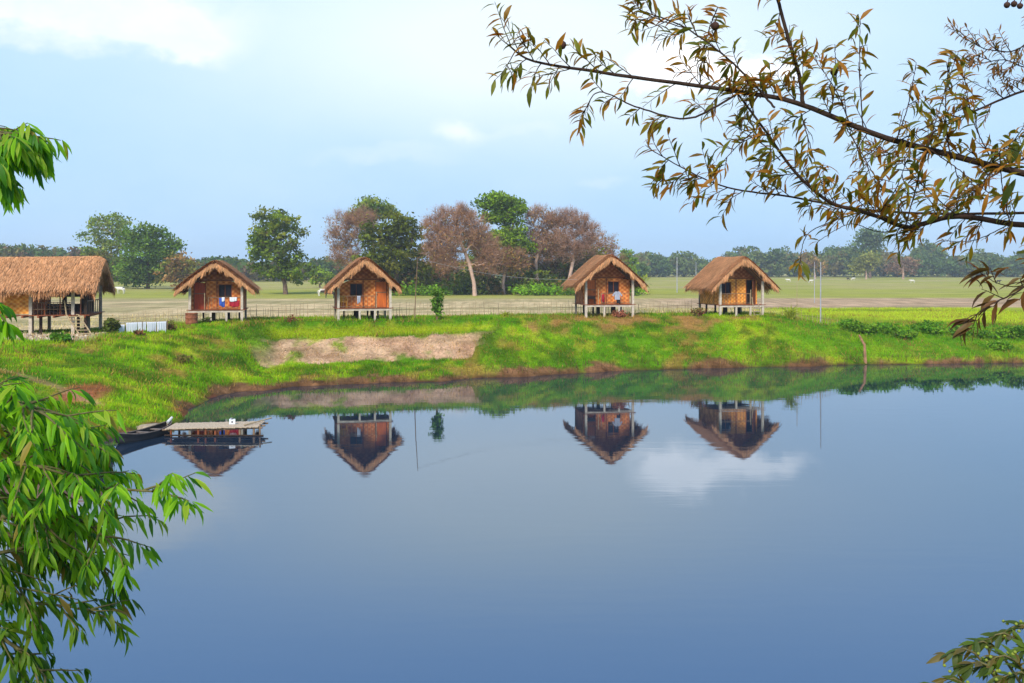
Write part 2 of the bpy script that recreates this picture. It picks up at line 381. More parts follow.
def axis(lo, hi, step, far_lo, far_hi):
    a = list(np.arange(lo, hi, step)); q = step; v = hi
    while v < far_hi: a.append(v); q *= 1.09; v += q
    a.append(far_hi); q = step; v = lo-step; b = []
    while v > far_lo: b.append(v); q *= 1.12; v -= q
    b.append(far_lo); return np.array(b[::-1]+a)
gxs = axis(-46, 46, .33, -1600, 1600); gys = axis(36, 100, .3, -300, 1700)
GX, GY = np.meshgrid(gxs, gys); gx = GX.ravel(); gy = GY.ravel()
Z, s_, c_, t_, p_ = terrain(gx, gy)
colr = ground_color(gx, gy, s_, c_, t_, p_)
ny, nx = GX.shape; idx = np.arange(nx*ny).reshape(ny, nx)
quads = np.stack([idx[:-1, :-1].ravel(), idx[:-1, 1:].ravel(), idx[1:, 1:].ravel(), idx[1:, :-1].ravel()], 1)
def ground_mat():
    m = mat('ground_soil_and_turf', (1, 1, 1), .95, tint=True, spec=.03); nt = m.node_tree; N = nt.nodes; L = nt.links
    b = N['Principled BSDF']; a = [n for n in N if n.type == 'ATTRIBUTE'][0]
    tc = N.new('ShaderNodeTexCoord')
    n = N.new('ShaderNodeTexNoise'); n.inputs['Scale'].default_value = 4.5; n.inputs['Detail'].default_value = 6; n.inputs['Roughness'].default_value = .7; L.new(tc.outputs['Object'], n.inputs[0])
    r = N.new('ShaderNodeValToRGB'); r.color_ramp.elements[0].position = .3; r.color_ramp.elements[1].position = .7
    r.color_ramp.elements[0].color = (.58, .55, .5, 1); r.color_ramp.elements[1].color = (1.35, 1.3, 1.3, 1); L.new(n.outputs[0], r.inputs[0])
    x = N.new('ShaderNodeMixRGB'); x.blend_type = 'MULTIPLY'; x.inputs[0].default_value = 1; L.new(a.outputs['Color'], x.inputs[1]); L.new(r.outputs[0], x.inputs[2])
    mp = N.new('ShaderNodeMapping'); mp.inputs['Scale'].default_value = (.05, .22, 1); L.new(tc.outputs['Object'], mp.inputs[0])
    n3 = N.new('ShaderNodeTexNoise'); n3.inputs['Scale'].default_value = 1.6; n3.inputs['Detail'].default_value = 8; n3.inputs['Roughness'].default_value = .72; L.new(mp.outputs[0], n3.inputs[0])
    r3 = N.new('ShaderNodeValToRGB'); r3.color_ramp.elements[0].position = .36; r3.color_ramp.elements[1].position = .64
    r3.color_ramp.elements[0].color = (.66, .70, .62, 1); r3.color_ramp.elements[1].color = (1.22, 1.18, 1.15, 1); L.new(n3.outputs[0], r3.inputs[0])
    x3 = N.new('ShaderNodeMixRGB'); x3.blend_type = 'MULTIPLY'; x3.inputs[0].default_value = 1; L.new(x.outputs[0], x3.inputs[1]); L.new(r3.outputs[0], x3.inputs[2])
    L.new(x3.outputs[0], b.inputs['Base Color'])
    bp = N.new('ShaderNodeBump'); bp.inputs['Strength'].default_value = .7; bp.inputs['Distance'].default_value = .12
    L.new(n.outputs[0], bp.inputs['Height']); L.new(bp.outputs[0], b.inputs['Normal']); return m
g = mkmesh('ground', np.stack([gx, gy, Z], 1), quads, ground_mat(), tint=colr, smooth=True); tag(g, kind='structure')

# ------------------------------------------------------------------ water
def water_mat():
    m = bpy.data.materials.new('pond_water'); m.use_nodes = True; nt = m.node_tree; N = nt.nodes; L = nt.links
    b = N['Principled BSDF']; b.inputs['Specular Tint'].default_value = (.60, .80, 1.0, 1); b.inputs['Base Color'].default_value = (.012, .026, .048, 1); b.inputs['Roughness'].default_value = .018
    b.inputs['IOR'].default_value = 2.75; b.inputs['Specular IOR Level'].default_value = .55
    tc = N.new('ShaderNodeTexCoord'); mp = N.new('ShaderNodeMapping'); mp.inputs['Scale'].default_value = (.35, 1.3, 1); L.new(tc.outputs['Object'], mp.inputs[0])
    n = N.new('ShaderNodeTexNoise'); n.inputs['Scale'].default_value = 1.3; n.inputs['Detail'].default_value = 4; L.new(mp.outputs[0], n.inputs[0])
    n2 = N.new('ShaderNodeTexNoise'); n2.inputs['Scale'].default_value = .09; n2.inputs['Detail'].default_value = 3; L.new(mp.outputs[0], n2.inputs[0])
    r = N.new('ShaderNodeMapRange'); r.inputs[1].default_value = .42; r.inputs[2].default_value = .62; r.inputs[3].default_value = .25; r.inputs[4].default_value = 1.0; L.new(n2.outputs[0], r.inputs[0])
    mu = N.new('ShaderNodeMath'); mu.operation = 'MULTIPLY'; L.new(n.outputs[0], mu.inputs[0]); L.new(r.outputs[0], mu.inputs[1])
    bp = N.new('ShaderNodeBump'); bp.inputs['Strength'].default_value = .06; bp.inputs['Distance'].default_value = .06
    L.new(mu.outputs[0], bp.inputs['Height']); L.new(bp.outputs[0], b.inputs['Normal']); return m
w = MB(); w.box(-40, 70, 3, 84, -1.2, 0.0); wo = w.build('water', water_mat()); tag(wo, kind='structure')

# ------------------------------------------------------------------ grass
def ribbons(P, D, Ln, W, side, taper=.25):
    """quads along direction D from P; side = width direction"""
    a = P-side*W[:, None]*.5; b = P+side*W[:, None]*.5; tip = P+D*Ln[:, None]
    c = tip+side*W[:, None]*.5*taper; d = tip-side*W[:, None]*.5*taper
    n = len(P); V = np.stack([a, b, c, d], 1).reshape(-1, 3); Fq = np.arange(4*n).reshape(n, 4)
    return V, Fq
def unit(v): return v/np.maximum(np.linalg.norm(v, axis=1, keepdims=True), 1e-9)
def grass():
    Vs, Cs = [], []
    def batch(n, x0, x1, y0, y1, hmin, hmax, w, keep):
        x = rng.uniform(x0, x1, n); y = rng.uniform(y0, y1, n)
        z, s, c, t, pm = terrain(x, y); col = ground_color(x, y, s, c, t, pm)
        green = (col[:, 1] > col[:, 0]*1.02)
        vis = (np.abs(x/y) < .60) & (s > .15) & keep(x, y, s, c, t, pm); dry = rng.random(n) < .06+.3*sstep(.5, .7, fbm(x, y, 2.4, 3, 601)); col = np.where(dry[:, None], np.array([.34, .20, .06])*rng.uniform(.5, 1.2, (n, 1)), col*1.12)
        dens = np.where(green, 1.0, .24)*np.where(fbm(x, y, 1.3, 3, 101) > .42, 1, .35)
        k = vis & (rng.random(n) < dens)
        x, y, z, col, s = x[k], y[k], z[k], col[k], s[k]; m = len(x)
        h = rng.uniform(hmin, hmax, m)*(.6+.9*fbm(x, y, 2.1, 3, 111))
        P = np.stack([x, y, z-.02], 1)
        D = unit(np.stack([rng.normal(0, .42, m), rng.normal(0, .42, m), np.ones(m)], 1))
        a = rng.uniform(0, np.pi, m); side = np.stack([np.cos(a), np.sin(a)*.6, np.zeros(m)], 1)
        V, Fq = ribbons(P, D, h, np.full(m, w)*rng.uniform(.6, 1.4, m), side, .2)
        tc = col*rng.uniform(.75, 1.35, m)[:, None]*np.array([1.02, 1.06, .9])
        tip = np.repeat(tc, 4, 0).reshape(m, 4, 3); tip[:, 2:] *= 1.25
        Vs.append(V); Cs.append(tip.reshape(-1, 3))
    batch(420000, -34, 44, 40, 84, .07, .22, .06, lambda x, y, s, c, t, pm: (c < 7))
    batch(26000, -34, 44, 40, 84, .2, .5, .05, lambda x, y, s, c, t, pm: (c > -3) & (c < 4) & (x > -20))
    batch(14000, -18, 44, 52, 77, .15, .35, .05, lambda x, y, s, c, t, pm: (s < .9))
    batch(60000, -34, 44, 40, 84, .2, .45, .05, lambda x, y, s, c, t, pm: (c < 2) & (fbm(x, y, 1.1, 3, 501) > .60))
    batch(90000, 16, 60, 78, 128, .12, .30, .07, lambda x, y, s, c, t, pm: (c > 0))
    batch(40000, -45, 40, 74, 110, .12, .35, .06, lambda x, y, s, c, t, pm: (c > 5))
    V = np.concatenate(Vs); C = np.clip(np.concatenate(Cs), 0, 1)
    o = mkmesh('grass', V, np.arange(len(V)).reshape(-1, 4), M_grass, tint=C)
    tag(o, 'short bright green and dry grass covering the banks and field edge', 'grass', kind='stuff')
grass()
def pebbles():
    n = 9000; x = rng.uniform(-34, -1, n); y = rng.uniform(54, 74, n); z, s, c, t, pm = terrain(x, y); col = ground_color(x, y, s, c, t, pm)
    k = (col[:, 0] > col[:, 1]*1.12) & (col[:, 0] > .22) & (c < 4) & (s > .4); x, y, z, col = x[k], y[k], z[k], col[k]; m = len(x)
    r = rng.uniform(.03, .10, m)*np.where(x < -22, 1.2, .8); oct = np.array([(1,0,0),(0,1,0),(-1,0,0),(0,-1,0),(0,0,.8),(0,0,-.5)])
    V = np.stack([x, y, z], 1)[:, None, :]+oct[None]*r[:, None, None]*rng.uniform(.7, 1.3, (m, 6, 1))
    f = np.array([(0,1,4),(1,2,4),(2,3,4),(3,0,4),(1,0,5),(2,1,5),(3,2,5),(0,3,5)]); Fq = (f[None]+6*np.arange(m)[:, None, None]).reshape(-1, 3)
    C = np.repeat(np.clip(col*rng.uniform(.6, 1.6, m)[:, None], 0, .8), 6, 0)
    tag(mkmesh('rubble', V.reshape(-1, 3), Fq, mat('rubble_stone', (1, 1, 1), .9, tint=True), tint=C), 'small clods and stones on the bare bank and path', 'rubble', kind='stuff')
pebbles()

# ------------------------------------------------------------------ thatched roof
def thatch_roof(root, y0, y1, hw, zr, ze, dens=1.0, shag=.45, seed=1):
    """ridge along local y from y0 (front) to y1 (back)"""
    r = np.random.default_rng(seed)
    sl = math.hypot(hw, zr-ze); th = .24; mb = MB(); b = 0
    ns = 14
    # two thick slabs as one closed roof section with a wavy lower edge
    slp = (zr-ze)/hw; sag = r.uniform(.03, .10)
    def droop(y): e = np.minimum(np.asarray(y, float)-y0, y1-np.asarray(y, float)); return -.24*np.clip(1-e/.55, 0, 1)**2-sag*np.sin(np.pi*np.clip((np.asarray(y, float)-y0)/(y1-y0), 0, 1))
    def surf(x, y): return zr+.05-slp*(np.sqrt(np.asarray(x)**2+.32**2)-.32)*1.05+droop(y)
    xsn = [-1, -.8, -.55, -.3, -.1, 0, .1, .3, .55, .8, 1]; nk = 2*len(xsn)
    for i in range(ns+1):
        yy = y0+(y1-y0)*i/ns
        for q in xsn: mb.v.append((q*hw, yy, float(surf(q*hw, yy))+r.uniform(-.025, .025)))
        for q in xsn[::-1]: mb.v.append((q*(hw-.04), yy, float(surf(q*hw, yy))-th*(1.25-.25*abs(q))))
    for i in range(ns):
        for k in range(nk): mb.f.append((i*nk+k, i*nk+(k+1) % nk, (i+1)*nk+(k+1) % nk, (i+1)*nk+k))
    for e in (0, ns*nk):
        for k in range(len(xsn)-1):
            q = (e+k, e+nk-1-k, e+nk-2-k, e+k+1); mb.f.append(q if e == 0 else q[::-1])
    roof = mb.build('roof', M_thatch_base, root)
    Vs, Ts = [], []; nf = [0]
    def add(P, D, L, W, side, T, taper=.35):
        V, _ = ribbons(P, D, L, W, side, taper); Vs.append(V); Ts.append(np.repeat(T, 4, 0))
    ll = (y1-y0)
    def tintf(m, lo=.62, hi=1.3):
        t = r.uniform(lo, hi, m); w = r.random(m)
        return np.stack([t, t*(.93+.12*w), t*(.85+.3*w)], 1)
    for sgn in (-1, 1):
        down = np.array([sgn*hw/sl, 0, -(zr-ze)/sl]); nrm = np.array([sgn*(zr-ze)/sl, 0, hw/sl])
        m = int(330*ll*sl*dens); v = r.random(m)*sl; y = r.uniform(y0, y1, m)
        P = np.array([0, 0, zr])+down*v[:, None]; P[:, 1] = y; P[:, 2] = surf(P[:, 0], y); P += nrm*(r.uniform(.0, .06, m))[:, None]
        D = unit(down+nrm*r.normal(.04, .05, m)[:, None]+np.array([0, 1, 0])*r.normal(0, .09, m)[:, None])
        side = np.tile([0, 1.0, 0], (m, 1))
        tt = tintf(m); mott = .8+.4*fbm(y, v, .9, 3, seed)[:, None]; add(P, D, r.uniform(.25, .6, m), r.uniform(.025, .06, m), side, tt*mott)
        # eave fringe, uneven length
        m = int(150*ll*dens); y = r.uniform(y0, y1, m); P = np.tile([sgn*hw, 0, ze], (m, 1)).astype(float); P[:, 1] = y; P[:, 2] = surf(P[:, 0], y)
        P -= down*r.uniform(0, .25, m)[:, None]; P[:, 2] -= r.uniform(0, th*.9, m)
        lenf = (.12+shag*1.6*np.clip(fbm(y*2.6, y*0, 1.0, 2, seed+3)-.15, 0, 1))*r.uniform(.45, 1.2, m)
        D = unit(down*.9+np.array([0, 0, -1])*r.uniform(.3, 1.6, m)[:, None]+np.array([0, 1, 0])*r.normal(0, .12, m)[:, None])
        add(P, D, lenf, r.uniform(.025, .055, m), np.tile([0, 1.0, 0], (m, 1)), tintf(m, .55, 1.15))
        # rakes: the shaggy edges of both gable ends
        for ye, dy in ((y0, -1), (y1, 1)):
            m = int(430*sl*dens); v = r.random(m)*sl; P = np.array([0, ye, zr])+down*v[:, None]; P[:, 1] -= dy*r.uniform(0, 1, m)**2*.6; P[:, 2] = surf(P[:, 0], P[:, 1])+.02
            P -= np.array([0, dy, 0])*r.uniform(-.03, .22, m)[:, None]; P[:, 2] += r.uniform(-th*.9, .03, m)
            lenf = (.10+shag*1.9*np.clip(fbm(v*3.4, v*0+ye, 1.0, 2, seed+5)-.18, 0, 1))*r.uniform(.45, 1.15, m)
            D = unit(down*r.uniform(.1, .8, m)[:, None]+np.array([0, 0, -1])*r.uniform(.5, 1.2, m)[:, None]+np.array([0, dy, 0])*r.uniform(.0, .35, m)[:, None])
            sd_ = np.tile([1.0, 0, 0], (m, 1)); add(P, D, lenf, r.uniform(.03, .06, m), sd_, tintf(m, .65, 1.35))
    V = np.concatenate(Vs); T = np.concatenate(Ts)
    mkmesh('thatch', V, np.arange(len(V)).reshape(-1, 4), M_thatch, roof, tint=T)
    # ridge cap
    m = int(260*ll); y = r.uniform(y0, y1, m); sg = np.where(r.random(m) < .5, -1, 1)
    xx = r.normal(0, .10, m); P = np.stack([xx, y, surf(xx, y)+r.uniform(.0, .05, m)], 1); D = unit(np.stack([sg*hw*1.0, r.normal(0, .25, m), -(zr-ze)*.45*np.ones(m)], 1))
    V, Fq = ribbons(P, D, r.uniform(.15, .32, m), r.uniform(.03, .06, m), np.tile([0, 1.0, 0], (m, 1)), .5)
    mkmesh('ridge_cap', V, Fq, M_thatch, roof, tint=np.repeat(tintf(m, .75, 1.4), 4, 0))
    return roof

def cloth(name, w, h, mt, label, cat, loc, rz, folds=3, amp=.04, group=None, sag=.0, seed=0, drop=None):
    """a cloth hanging from its top edge, with folds and an uneven hem"""
    r = random.Random(seed); nx, nz = 14, 8; V = []; Fq = []
    for j in range(nz+1):
        for i in range(nx+1):
            u = i/nx; v = j/nz
            x = (u-.5)*w*(1-.08*v); yy = amp*math.sin(u*folds*2*math.pi+r.random()*.3)*(.2+.8*v)
            z = -v*h*(1-.10*math.sin(u*5+seed))-sag*math.sin(u*math.pi)*(1-v)
            V.append((x, yy, z))
    n = nx+1
    for j in range(nz):
        for i in range(nx): Fq.append((j*n+i, j*n+i+1, (j+1)*n+i+1, (j+1)*n+i))
    o = mkmesh(name, V, Fq, mt, smooth=True, loc=loc); o.rotation_euler = (0, 0, rz)
    sdm = o.modifiers.new('thickness', 'SOLIDIFY'); sdm.thickness = .012
    tag(o, label, cat, group); return o

# ------------------------------------------------------------------ small stilt hut
def hut(loc, yaw, label, hw_wall=1.95, depth=3.6, zf=.95, zr=4.65, ze=2.35, rw=2.8, door_side=-1, mdoor=M_doorred, wall=M_weave, seed=1,
        front_over=.75, back_over=.6, win_x=.35, win=True, open_door=False, rail=True, rail_gap=0, rightrake=None):
    root = empty('stilt_hut', loc, yaw); tag(root, label, 'hut', 'thatched bamboo huts on stilts along the far bank')
    r = random.Random(seed); D = depth; yw = .95
    slope = (zr-ze)/rw; under = lambda x: zr-.34-slope*abs(x)
    # white concrete posts (front, middle, rear)
    for x in (-hw_wall, hw_wall):
        MB().box(x-.085, x+.085, -.085, .085, -.35, under(hw_wall)-.01).build('post', M_conc, root)
        MB().box(x-.075, x+.075, D-.08, D+.08, -.35, under(hw_wall)-.01).build('post', M_conc2, root)
    for x in (r.uniform(-.5, -.2), r.uniform(.5, .9)):
        MB().box(x-.07, x+.07, -.07, .07, -.35, zf-.16).build('stilt', M_conc, root)
        MB().box(x-.16, x+.10, D*.5, D*.5+.13, -.35, zf-.07).build('stilt', M_darkwood, root)
    for x in (-1.25, -.45, .55, 1.35):
        MB().box(x-.06, x+.06, D-.07, D+.07, -.35, zf-.07).build('stilt', M_darkwood, root)
    MB().box(-hw_wall-.05, hw_wall+.05, -.075, .075, zf-.19, zf-.045).build('floor_beam', M_conc, root)
    d = MB()
    k = -.12
    while k < D+.1: d.box(-hw_wall-.22, hw_wall+.22, k, k+.105, zf-.04, zf+r.uniform(-.004, .006)); k += .115
    d.build('deck', M_redwood, root)
    # walls: front with the gable, sides, back
    t = .04; zt = under(hw_wall)-.02
    dw = .8; dx0 = door_side*(hw_wall-.18-dw) if door_side > 0 else -hw_wall+.18; dx1 = dx0+dw; dz1 = zf+1.95
    wx0, wx1, wz0, wz1 = win_x, win_x+.85, zf+.85, zf+1.75
    segs = MB(); hwz = zf+2.05
    xs = sorted([-hw_wall, dx0, dx1] + ([wx0, wx1] if win else []) + [hw_wall])
    for a, b in zip(xs[:-1], xs[1:]):
        def topat(x): return min(hwz, under(x)-.01)
        def slab(z0, za, zb):
            base = len(segs.v)
            for yy in (yw, yw+t):
                segs.v += [(a, yy, z0), (b, yy, z0), (b, yy, zb), (a, yy, za)]
            q = base; segs.f += [(q, q+1, q+2, q+3), (q+7, q+6, q+5, q+4), (q, q+4, q+5, q+1), (q+1, q+5, q+6, q+2), (q+2, q+6, q+7, q+3), (q+3, q+7, q+4, q)]
        if abs(a-dx0) < 1e-6: slab(dz1, max(dz1+.01, topat(a)), max(dz1+.01, topat(b)))
        elif win and abs(a-wx0) < 1e-6: slab(zf+.005, wz0, wz0); slab(wz1, topat(a), topat(b))
        else: slab(zf+.005, topat(a), topat(b))
    segs.build('front_wall', wall, root)
    # gable panel
    zb = hwz+.09; xg = (zr-.36-zb)/slope; gp = MB()
    for yy in (yw, yw+t): gp.v += [(-xg, yy, zb), (xg, yy, zb), (0, yy, zr-.36)]
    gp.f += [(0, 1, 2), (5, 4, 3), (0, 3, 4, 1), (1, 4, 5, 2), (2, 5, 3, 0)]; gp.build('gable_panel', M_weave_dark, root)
    MB().box(-xg-.12, xg+.12, yw-.05, yw+.06, hwz+.005, hwz+.085).build('tie_beam', M_redwood, root)
    for sx in (-1, 1):
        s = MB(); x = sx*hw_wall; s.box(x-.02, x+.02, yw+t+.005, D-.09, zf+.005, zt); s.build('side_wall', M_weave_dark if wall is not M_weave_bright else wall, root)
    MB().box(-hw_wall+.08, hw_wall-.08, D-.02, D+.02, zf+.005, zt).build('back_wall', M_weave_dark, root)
    for x in (-.02,):
        MB().box(x-.035, x+.035, yw-.035, yw-.003, zf+.01, hwz).build('wall_batten', M_redwood, root)
    # door
    if not open_door:
        dr = MB().box(dx0+.03, dx1-.03, yw+.0, yw+.035, zf+.02, dz1-.03).build('door', mdoor, root)
        MB().box(dx0+.03, dx1-.03, yw-.018, yw-.002, zf+1.1, zf+1.16).build('door_rail', M_wood, dr)
        fr = MB(); fr.box(dx0-.03, dx0+.025, yw-.03, yw+.06, zf+.01, dz1); fr.box(dx1-.025, dx1+.03, yw-.03, yw+.06, zf+.01, dz1); fr.box(dx0-.03, dx1+.03, yw-.032, yw+.06, dz1+.003, dz1+.06)
        fr.build('door_frame', M_redwood, dr)
        MB().box(dx1-.13 if door_side < 0 else dx0+.08, dx1-.09 if door_side < 0 else dx0+.12, yw-.04, yw-.002, zf+.9, zf+1.02).build('handle', M_darkwood, dr)
    else:
        Mx = Matrix.Translation((dx1, yw, 0)) @ Matrix.Rotation(math.radians(50), 4, 'Z')
        dr = MB().box(-dw+.05, 0, -.02, .02, zf+.02, dz1-.03, Mx).build('door', mdoor, root)
        fr = MB(); fr.box(dx0-.03, dx0+.025, yw-.03, yw+.06, zf+.01, dz1); fr.box(dx1-.0, dx1+.05, yw-.03, yw+.06, zf+.01, dz1); fr.box(dx0-.03, dx1+.05, yw-.032, yw+.06, dz1+.003, dz1+.06)
        fr.build('door_frame', M_redwood, dr)
        MB().box(dx0+.03, dx1-.03, yw+.5, yw+.52, zf+.02, dz1).build('doorway_dark_panel', M_dark, root)  # near-black sheet standing in for the shade inside the open doorway
    # window
    if win:
        wd = empty('window', (0, 0, 0), 0, root)
        f = MB(); f.box(wx0-.05, wx0, yw-.03, yw+.07, wz0-.05, wz1+.05); f.box(wx1, wx1+.05, yw-.03, yw+.07, wz0-.05, wz1+.05)
        f.box(wx0, wx1, yw-.03, yw+.07, wz0-.05, wz0); f.box(wx0, wx1, yw-.03, yw+.07, wz1, wz1+.05); mx = (wx0+wx1)/2; f.box(mx-.02, mx+.02, yw-.01, yw+.04, wz0, wz1)
        f.build('frame', M_redwood, wd)
        MB().box(wx0, wx1, yw+.10, yw+.11, wz0, wz1).build('room_dark_panel', mat('window_dark', (.022, .014, .026), .5, noise=.5, nscale=6), wd)  # near-black panel, paints the unlit room behind the window
        sh = MB()
        for i in range(5): sh.box(wx0+.01, wx1-.01, yw+.02+.002*i, yw+.035+.002*i, wz0+.03*i+.01, wz0+.03*i+.035)
        sh.build('sill_slats', M_darkwood, wd)
    # railing on the porch edge
    if rail:
        x0, x1 = (dx1+.25, hw_wall-.1) if door_side < 0 else (-hw_wall+.1, dx0-.1)
        rl = MB(); zt2 = zf+.88
        rl.tube([(x0, .02, zt2), ((x0+x1)/2, .02, zt2+.01), (x1, .02, zt2)], .025, 6); rl.tube([(x0, .02, zf+.12), (x1, .02, zf+.12)], .02, 6)
        n = 9
        for i in range(n+1):
            x = x0+(x1-x0)*i/n+r.uniform(-.02, .02); rl.tube([(x, .045, zf+.02), (x+r.uniform(-.02, .02), .045, zt2+.02)], .014 if 0 < i < n else .032, 5)
        rl.build('railing', M_wood, root)
        ox = dx1+.03 if door_side < 0 else dx0-.04
        MB().tube([(ox, .03, zf+.0), (ox, .03, zf+1.2)], .028, 6).build('rail_post', M_bamboo, root)
    # rafters and bargeboards visible below the thatch
    rf = thatch_roof(root, -front_over, D+back_over, rw, zr, ze, seed=seed)
    q = MB()
    for yy in (-front_over+.3, .0, yw+.3, D*.6, D, D+back_over-.2):
        for sx in (-1, 1): q.tube([(0.03*sx, yy, zr-.37), (sx*(rw-.2), yy, zr-.37-slope*(rw-.2))], .03, 5)
    q.build('rafters', M_darkwood, rf)
    return root

HUTS = {}
def place_hut(px, d, **k):
    x = atx(px, d); z = gz(x, d+1.0)
    h = hut((x, d, z), k.pop('yaw'), k.pop('label'), **k); return h
h1 = place_hut(216.0, 71.4, yaw=math.radians(11), label='thatched hut with red door nearest the long house, brown drum beside its stilts', seed=11, door_side=-1, mdoor=M_doorred, win_x=.12, rw=2.7, zr=4.45, ze=2.35, hw_wall=1.8)
h2 = place_hut(364.5, 73.3, yaw=math.radians(13.5), label='thatched hut with orange door on its right and yellow chair on the porch', seed=12, door_side=1, mdoor=M_doororange, win_x=-.95, hw_wall=1.9, rw=2.6)
h3 = place_hut(609.5, 78.6, yaw=math.radians(9), label='thatched hut with orange door on its left and pale shirt on the railing', seed=13, door_side=-1, mdoor=M_doororange, win_x=.15, hw_wall=1.9, rw=2.78, zr=4.85, ze=2.45)
h4 = place_hut(741.5, 79.9, yaw=math.radians(13.5), label='thatched hut at the right end of the row with open door and ladder', seed=14, door_side=1, mdoor=M_redwood, open_door=True, wall=M_weave_bright, win_x=-1.35, hw_wall=1.85, rw=2.85, zr=4.8, ze=2.3, depth=3.9)
def local(h, x, y, z): 
    a = h.rotation_euler.z; return Vector((h.location.x+x*math.cos(a)-y*math.sin(a), h.location.y+x*math.sin(a)+y*math.cos(a), h.location.z+z))

# ------------------------------------------------------------------ long house at the left
def long_house():
    loc = (-27.15, 64.6, 0); yaw = math.radians(90+12); z0 = 3.05
    root = empty('long_house', (loc[0], loc[1], z0), yaw)
    tag(root, 'long thatched bamboo house on stilts with open porch and stairs at the left edge', 'house')
    zf, zr, ze, hw, wl_, L = 1.2, 4.82, 2.72, 3.25, 2.35, 13.0
    slope = (zr-ze)/hw; zt = zr-.36-slope*wl_
    rf = thatch_roof(root, -.75, L, hw, zr, ze, dens=.9, shag=.6, seed=21)
    d = MB(); k = -.25; r = random.Random(3)
    while k < L: d.box(-wl_-.25, wl_+.2, k, k+.14, zf-.05, zf+r.uniform(-.006, .006)); k += .15
    d.build('deck', M_redwood, root)
    d = MB()
    for yy in (.0, .9, 1.8, 2.7, 3.6, 4.5, 5.4, 6.3): d.box(-wl_-.35, wl_, yy-.05, yy+.05, zf-.17, zf-.055)
    d.build('joists', M_redwood, root)
    # posts
    for yy, m in ((.0, M_darkwood), (.75, M_conc), (3.2, M_conc), (7.2, M_conc), (10, M_conc)):
        for x in (-wl_, wl_): MB().box(x-.09, x+.09, yy-.09, yy+.09, -.4, zt if m is M_darkwood or x > 0 else zt).build('post', m if x < 0 else M_conc2, root)
    for yy in (.55, 2.75, 3.25, 5.2, 6.6): MB().box(-wl_+.5, -wl_+.66, yy-.08, yy+.08, -.4, zf-.06).build('stilt', M_darkwood, root)
    # woven wall from the porch end leftwards
    MB().box(-wl_-.03, -wl_+.03, 3.15, L-.3, zf+.01, zt+.1).build('front_wall', M_weave_bright, root)
    MB().box(-wl_-.06, -wl_-.032, 3.15, L-.3, zf+.01, zf+.08).build('wall_trim', M_bamboo, root)
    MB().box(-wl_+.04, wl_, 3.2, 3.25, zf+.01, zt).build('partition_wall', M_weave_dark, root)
    # back wall of the porch with two openings
    b = MB(); xb = wl_-.5
    for (a, c, e, f) in ((.3, 4.1, zf+.01, zf+.55), (.3, 4.1, zf+1.0, zt), (.3, 1.1, zf+.55, zf+1.0), (2.0, 2.3, zf+.55, zf+1.0), (3.2, 4.1, zf+.55, zf+1.0)): b.box(xb, xb+.04, a, c, e, f)
    b.build('porch_back_wall', M_darkwood, root)
    for yy in (.3, 1.5, 2.4): MB().tube([(-wl_+.02, yy, zf), (-wl_+.02, yy, zt)], .04, 6).build('porch_column', M_redwood, root)
    rl = MB()
    for zz in (.35, .75): rl.tube([(-wl_-.02, .85, zf+zz), (-wl_-.02, 3.1, zf+zz)], .022, 5)
    for i in range(10): yy = .95+i*.23; rl.tube([(-wl_, yy, zf), (-wl_, yy, zf+.8)], .013, 5)
    rl.build('railing', M_wood, root)
    MB().box(-1.2, .3, 1.3, 2.6, zf+.45, zf+.5).build('porch_bench', M_wood, root)
    # end gable lattice
    gp = MB(); xg = 1.9
    gp.v += [(-wl_, .02, zt), (wl_, .02, zt), (0, .02, zr-.4), (-wl_, .06, zt), (wl_, .06, zt), (0, .06, zr-.4)]; gp.f += [(0, 1, 2), (5, 4, 3), (0, 3, 4, 1), (1, 4, 5, 2), (2, 5, 3, 0)]
    gp.build('gable_panel', M_darkwood, root)
    e = MB()
    for x in np.linspace(-wl_+.3, wl_-.3, 7): e.box(x-.03, x+.03, -.02, .02, zf+.01, zf+.8)
    e.box(-wl_, wl_, -.035, .035, zf+.8, zf+.86); e.build('end_railing', M_wood, root)
    # stairs going down towards the pond side
    st = empty('stairs', (0, 0, 0), 0, root)
    for yy in (.35, 1.05): MB().tube([(-wl_-.25, yy+.15, zf+.9 if yy > 1 else zf), (-wl_-.35, yy, zf), (-wl_-1.45, yy-1.0, 0)], .045, 6).build('stringer', M_bamboo, st)
    q = MB()
    for i in range(6): f = (i+.5)/6; q.box(-wl_-.35-1.1*f-.1, -wl_-.35-1.1*f+.1, .35-1.0*f, 1.05-1.0*f, zf*(1-f)-.02, zf*(1-f)+.02)
    q.build('treads', M_bamboo, st)
    return root
lh = long_house()

# ------------------------------------------------------------------ things on and around the huts
def hang(h, x, z, w, hh, m, name, label, cat, seed=0, folds=2, y=-.02):
    p = local(h, x, y, z); return cloth(name, w, hh, m, label, cat, p, h.rotation_euler.z, folds, .035, seed=seed)
hang(h1, .42, 1.80, .42, .62, M_blue, 'towel', 'blue towel over the porch railing of the red-door hut', 'towel', 1)
hang(h1, .50, 1.84, .20, .30, M_white, 'undershirt', 'small white undershirt over the blue towel on the railing', 'clothing', 9, 2, -.06)
hang(h1, 1.28, 1.62, .75, .45, M_red, 'blanket', 'dark red blanket on the railing of the red-door hut', 'blanket', 2)
hang(h1, 1.20, 1.84, .52, .30, M_white, 'shirt', 'white shirt bundled on top of the dark red blanket', 'clothing', 3, 3, -.06)
hang(h2, -.42, 1.85, .26, .55, M_grey, 'rag', 'grey rag over the railing of the hut with the yellow chair', 'rag', 4)
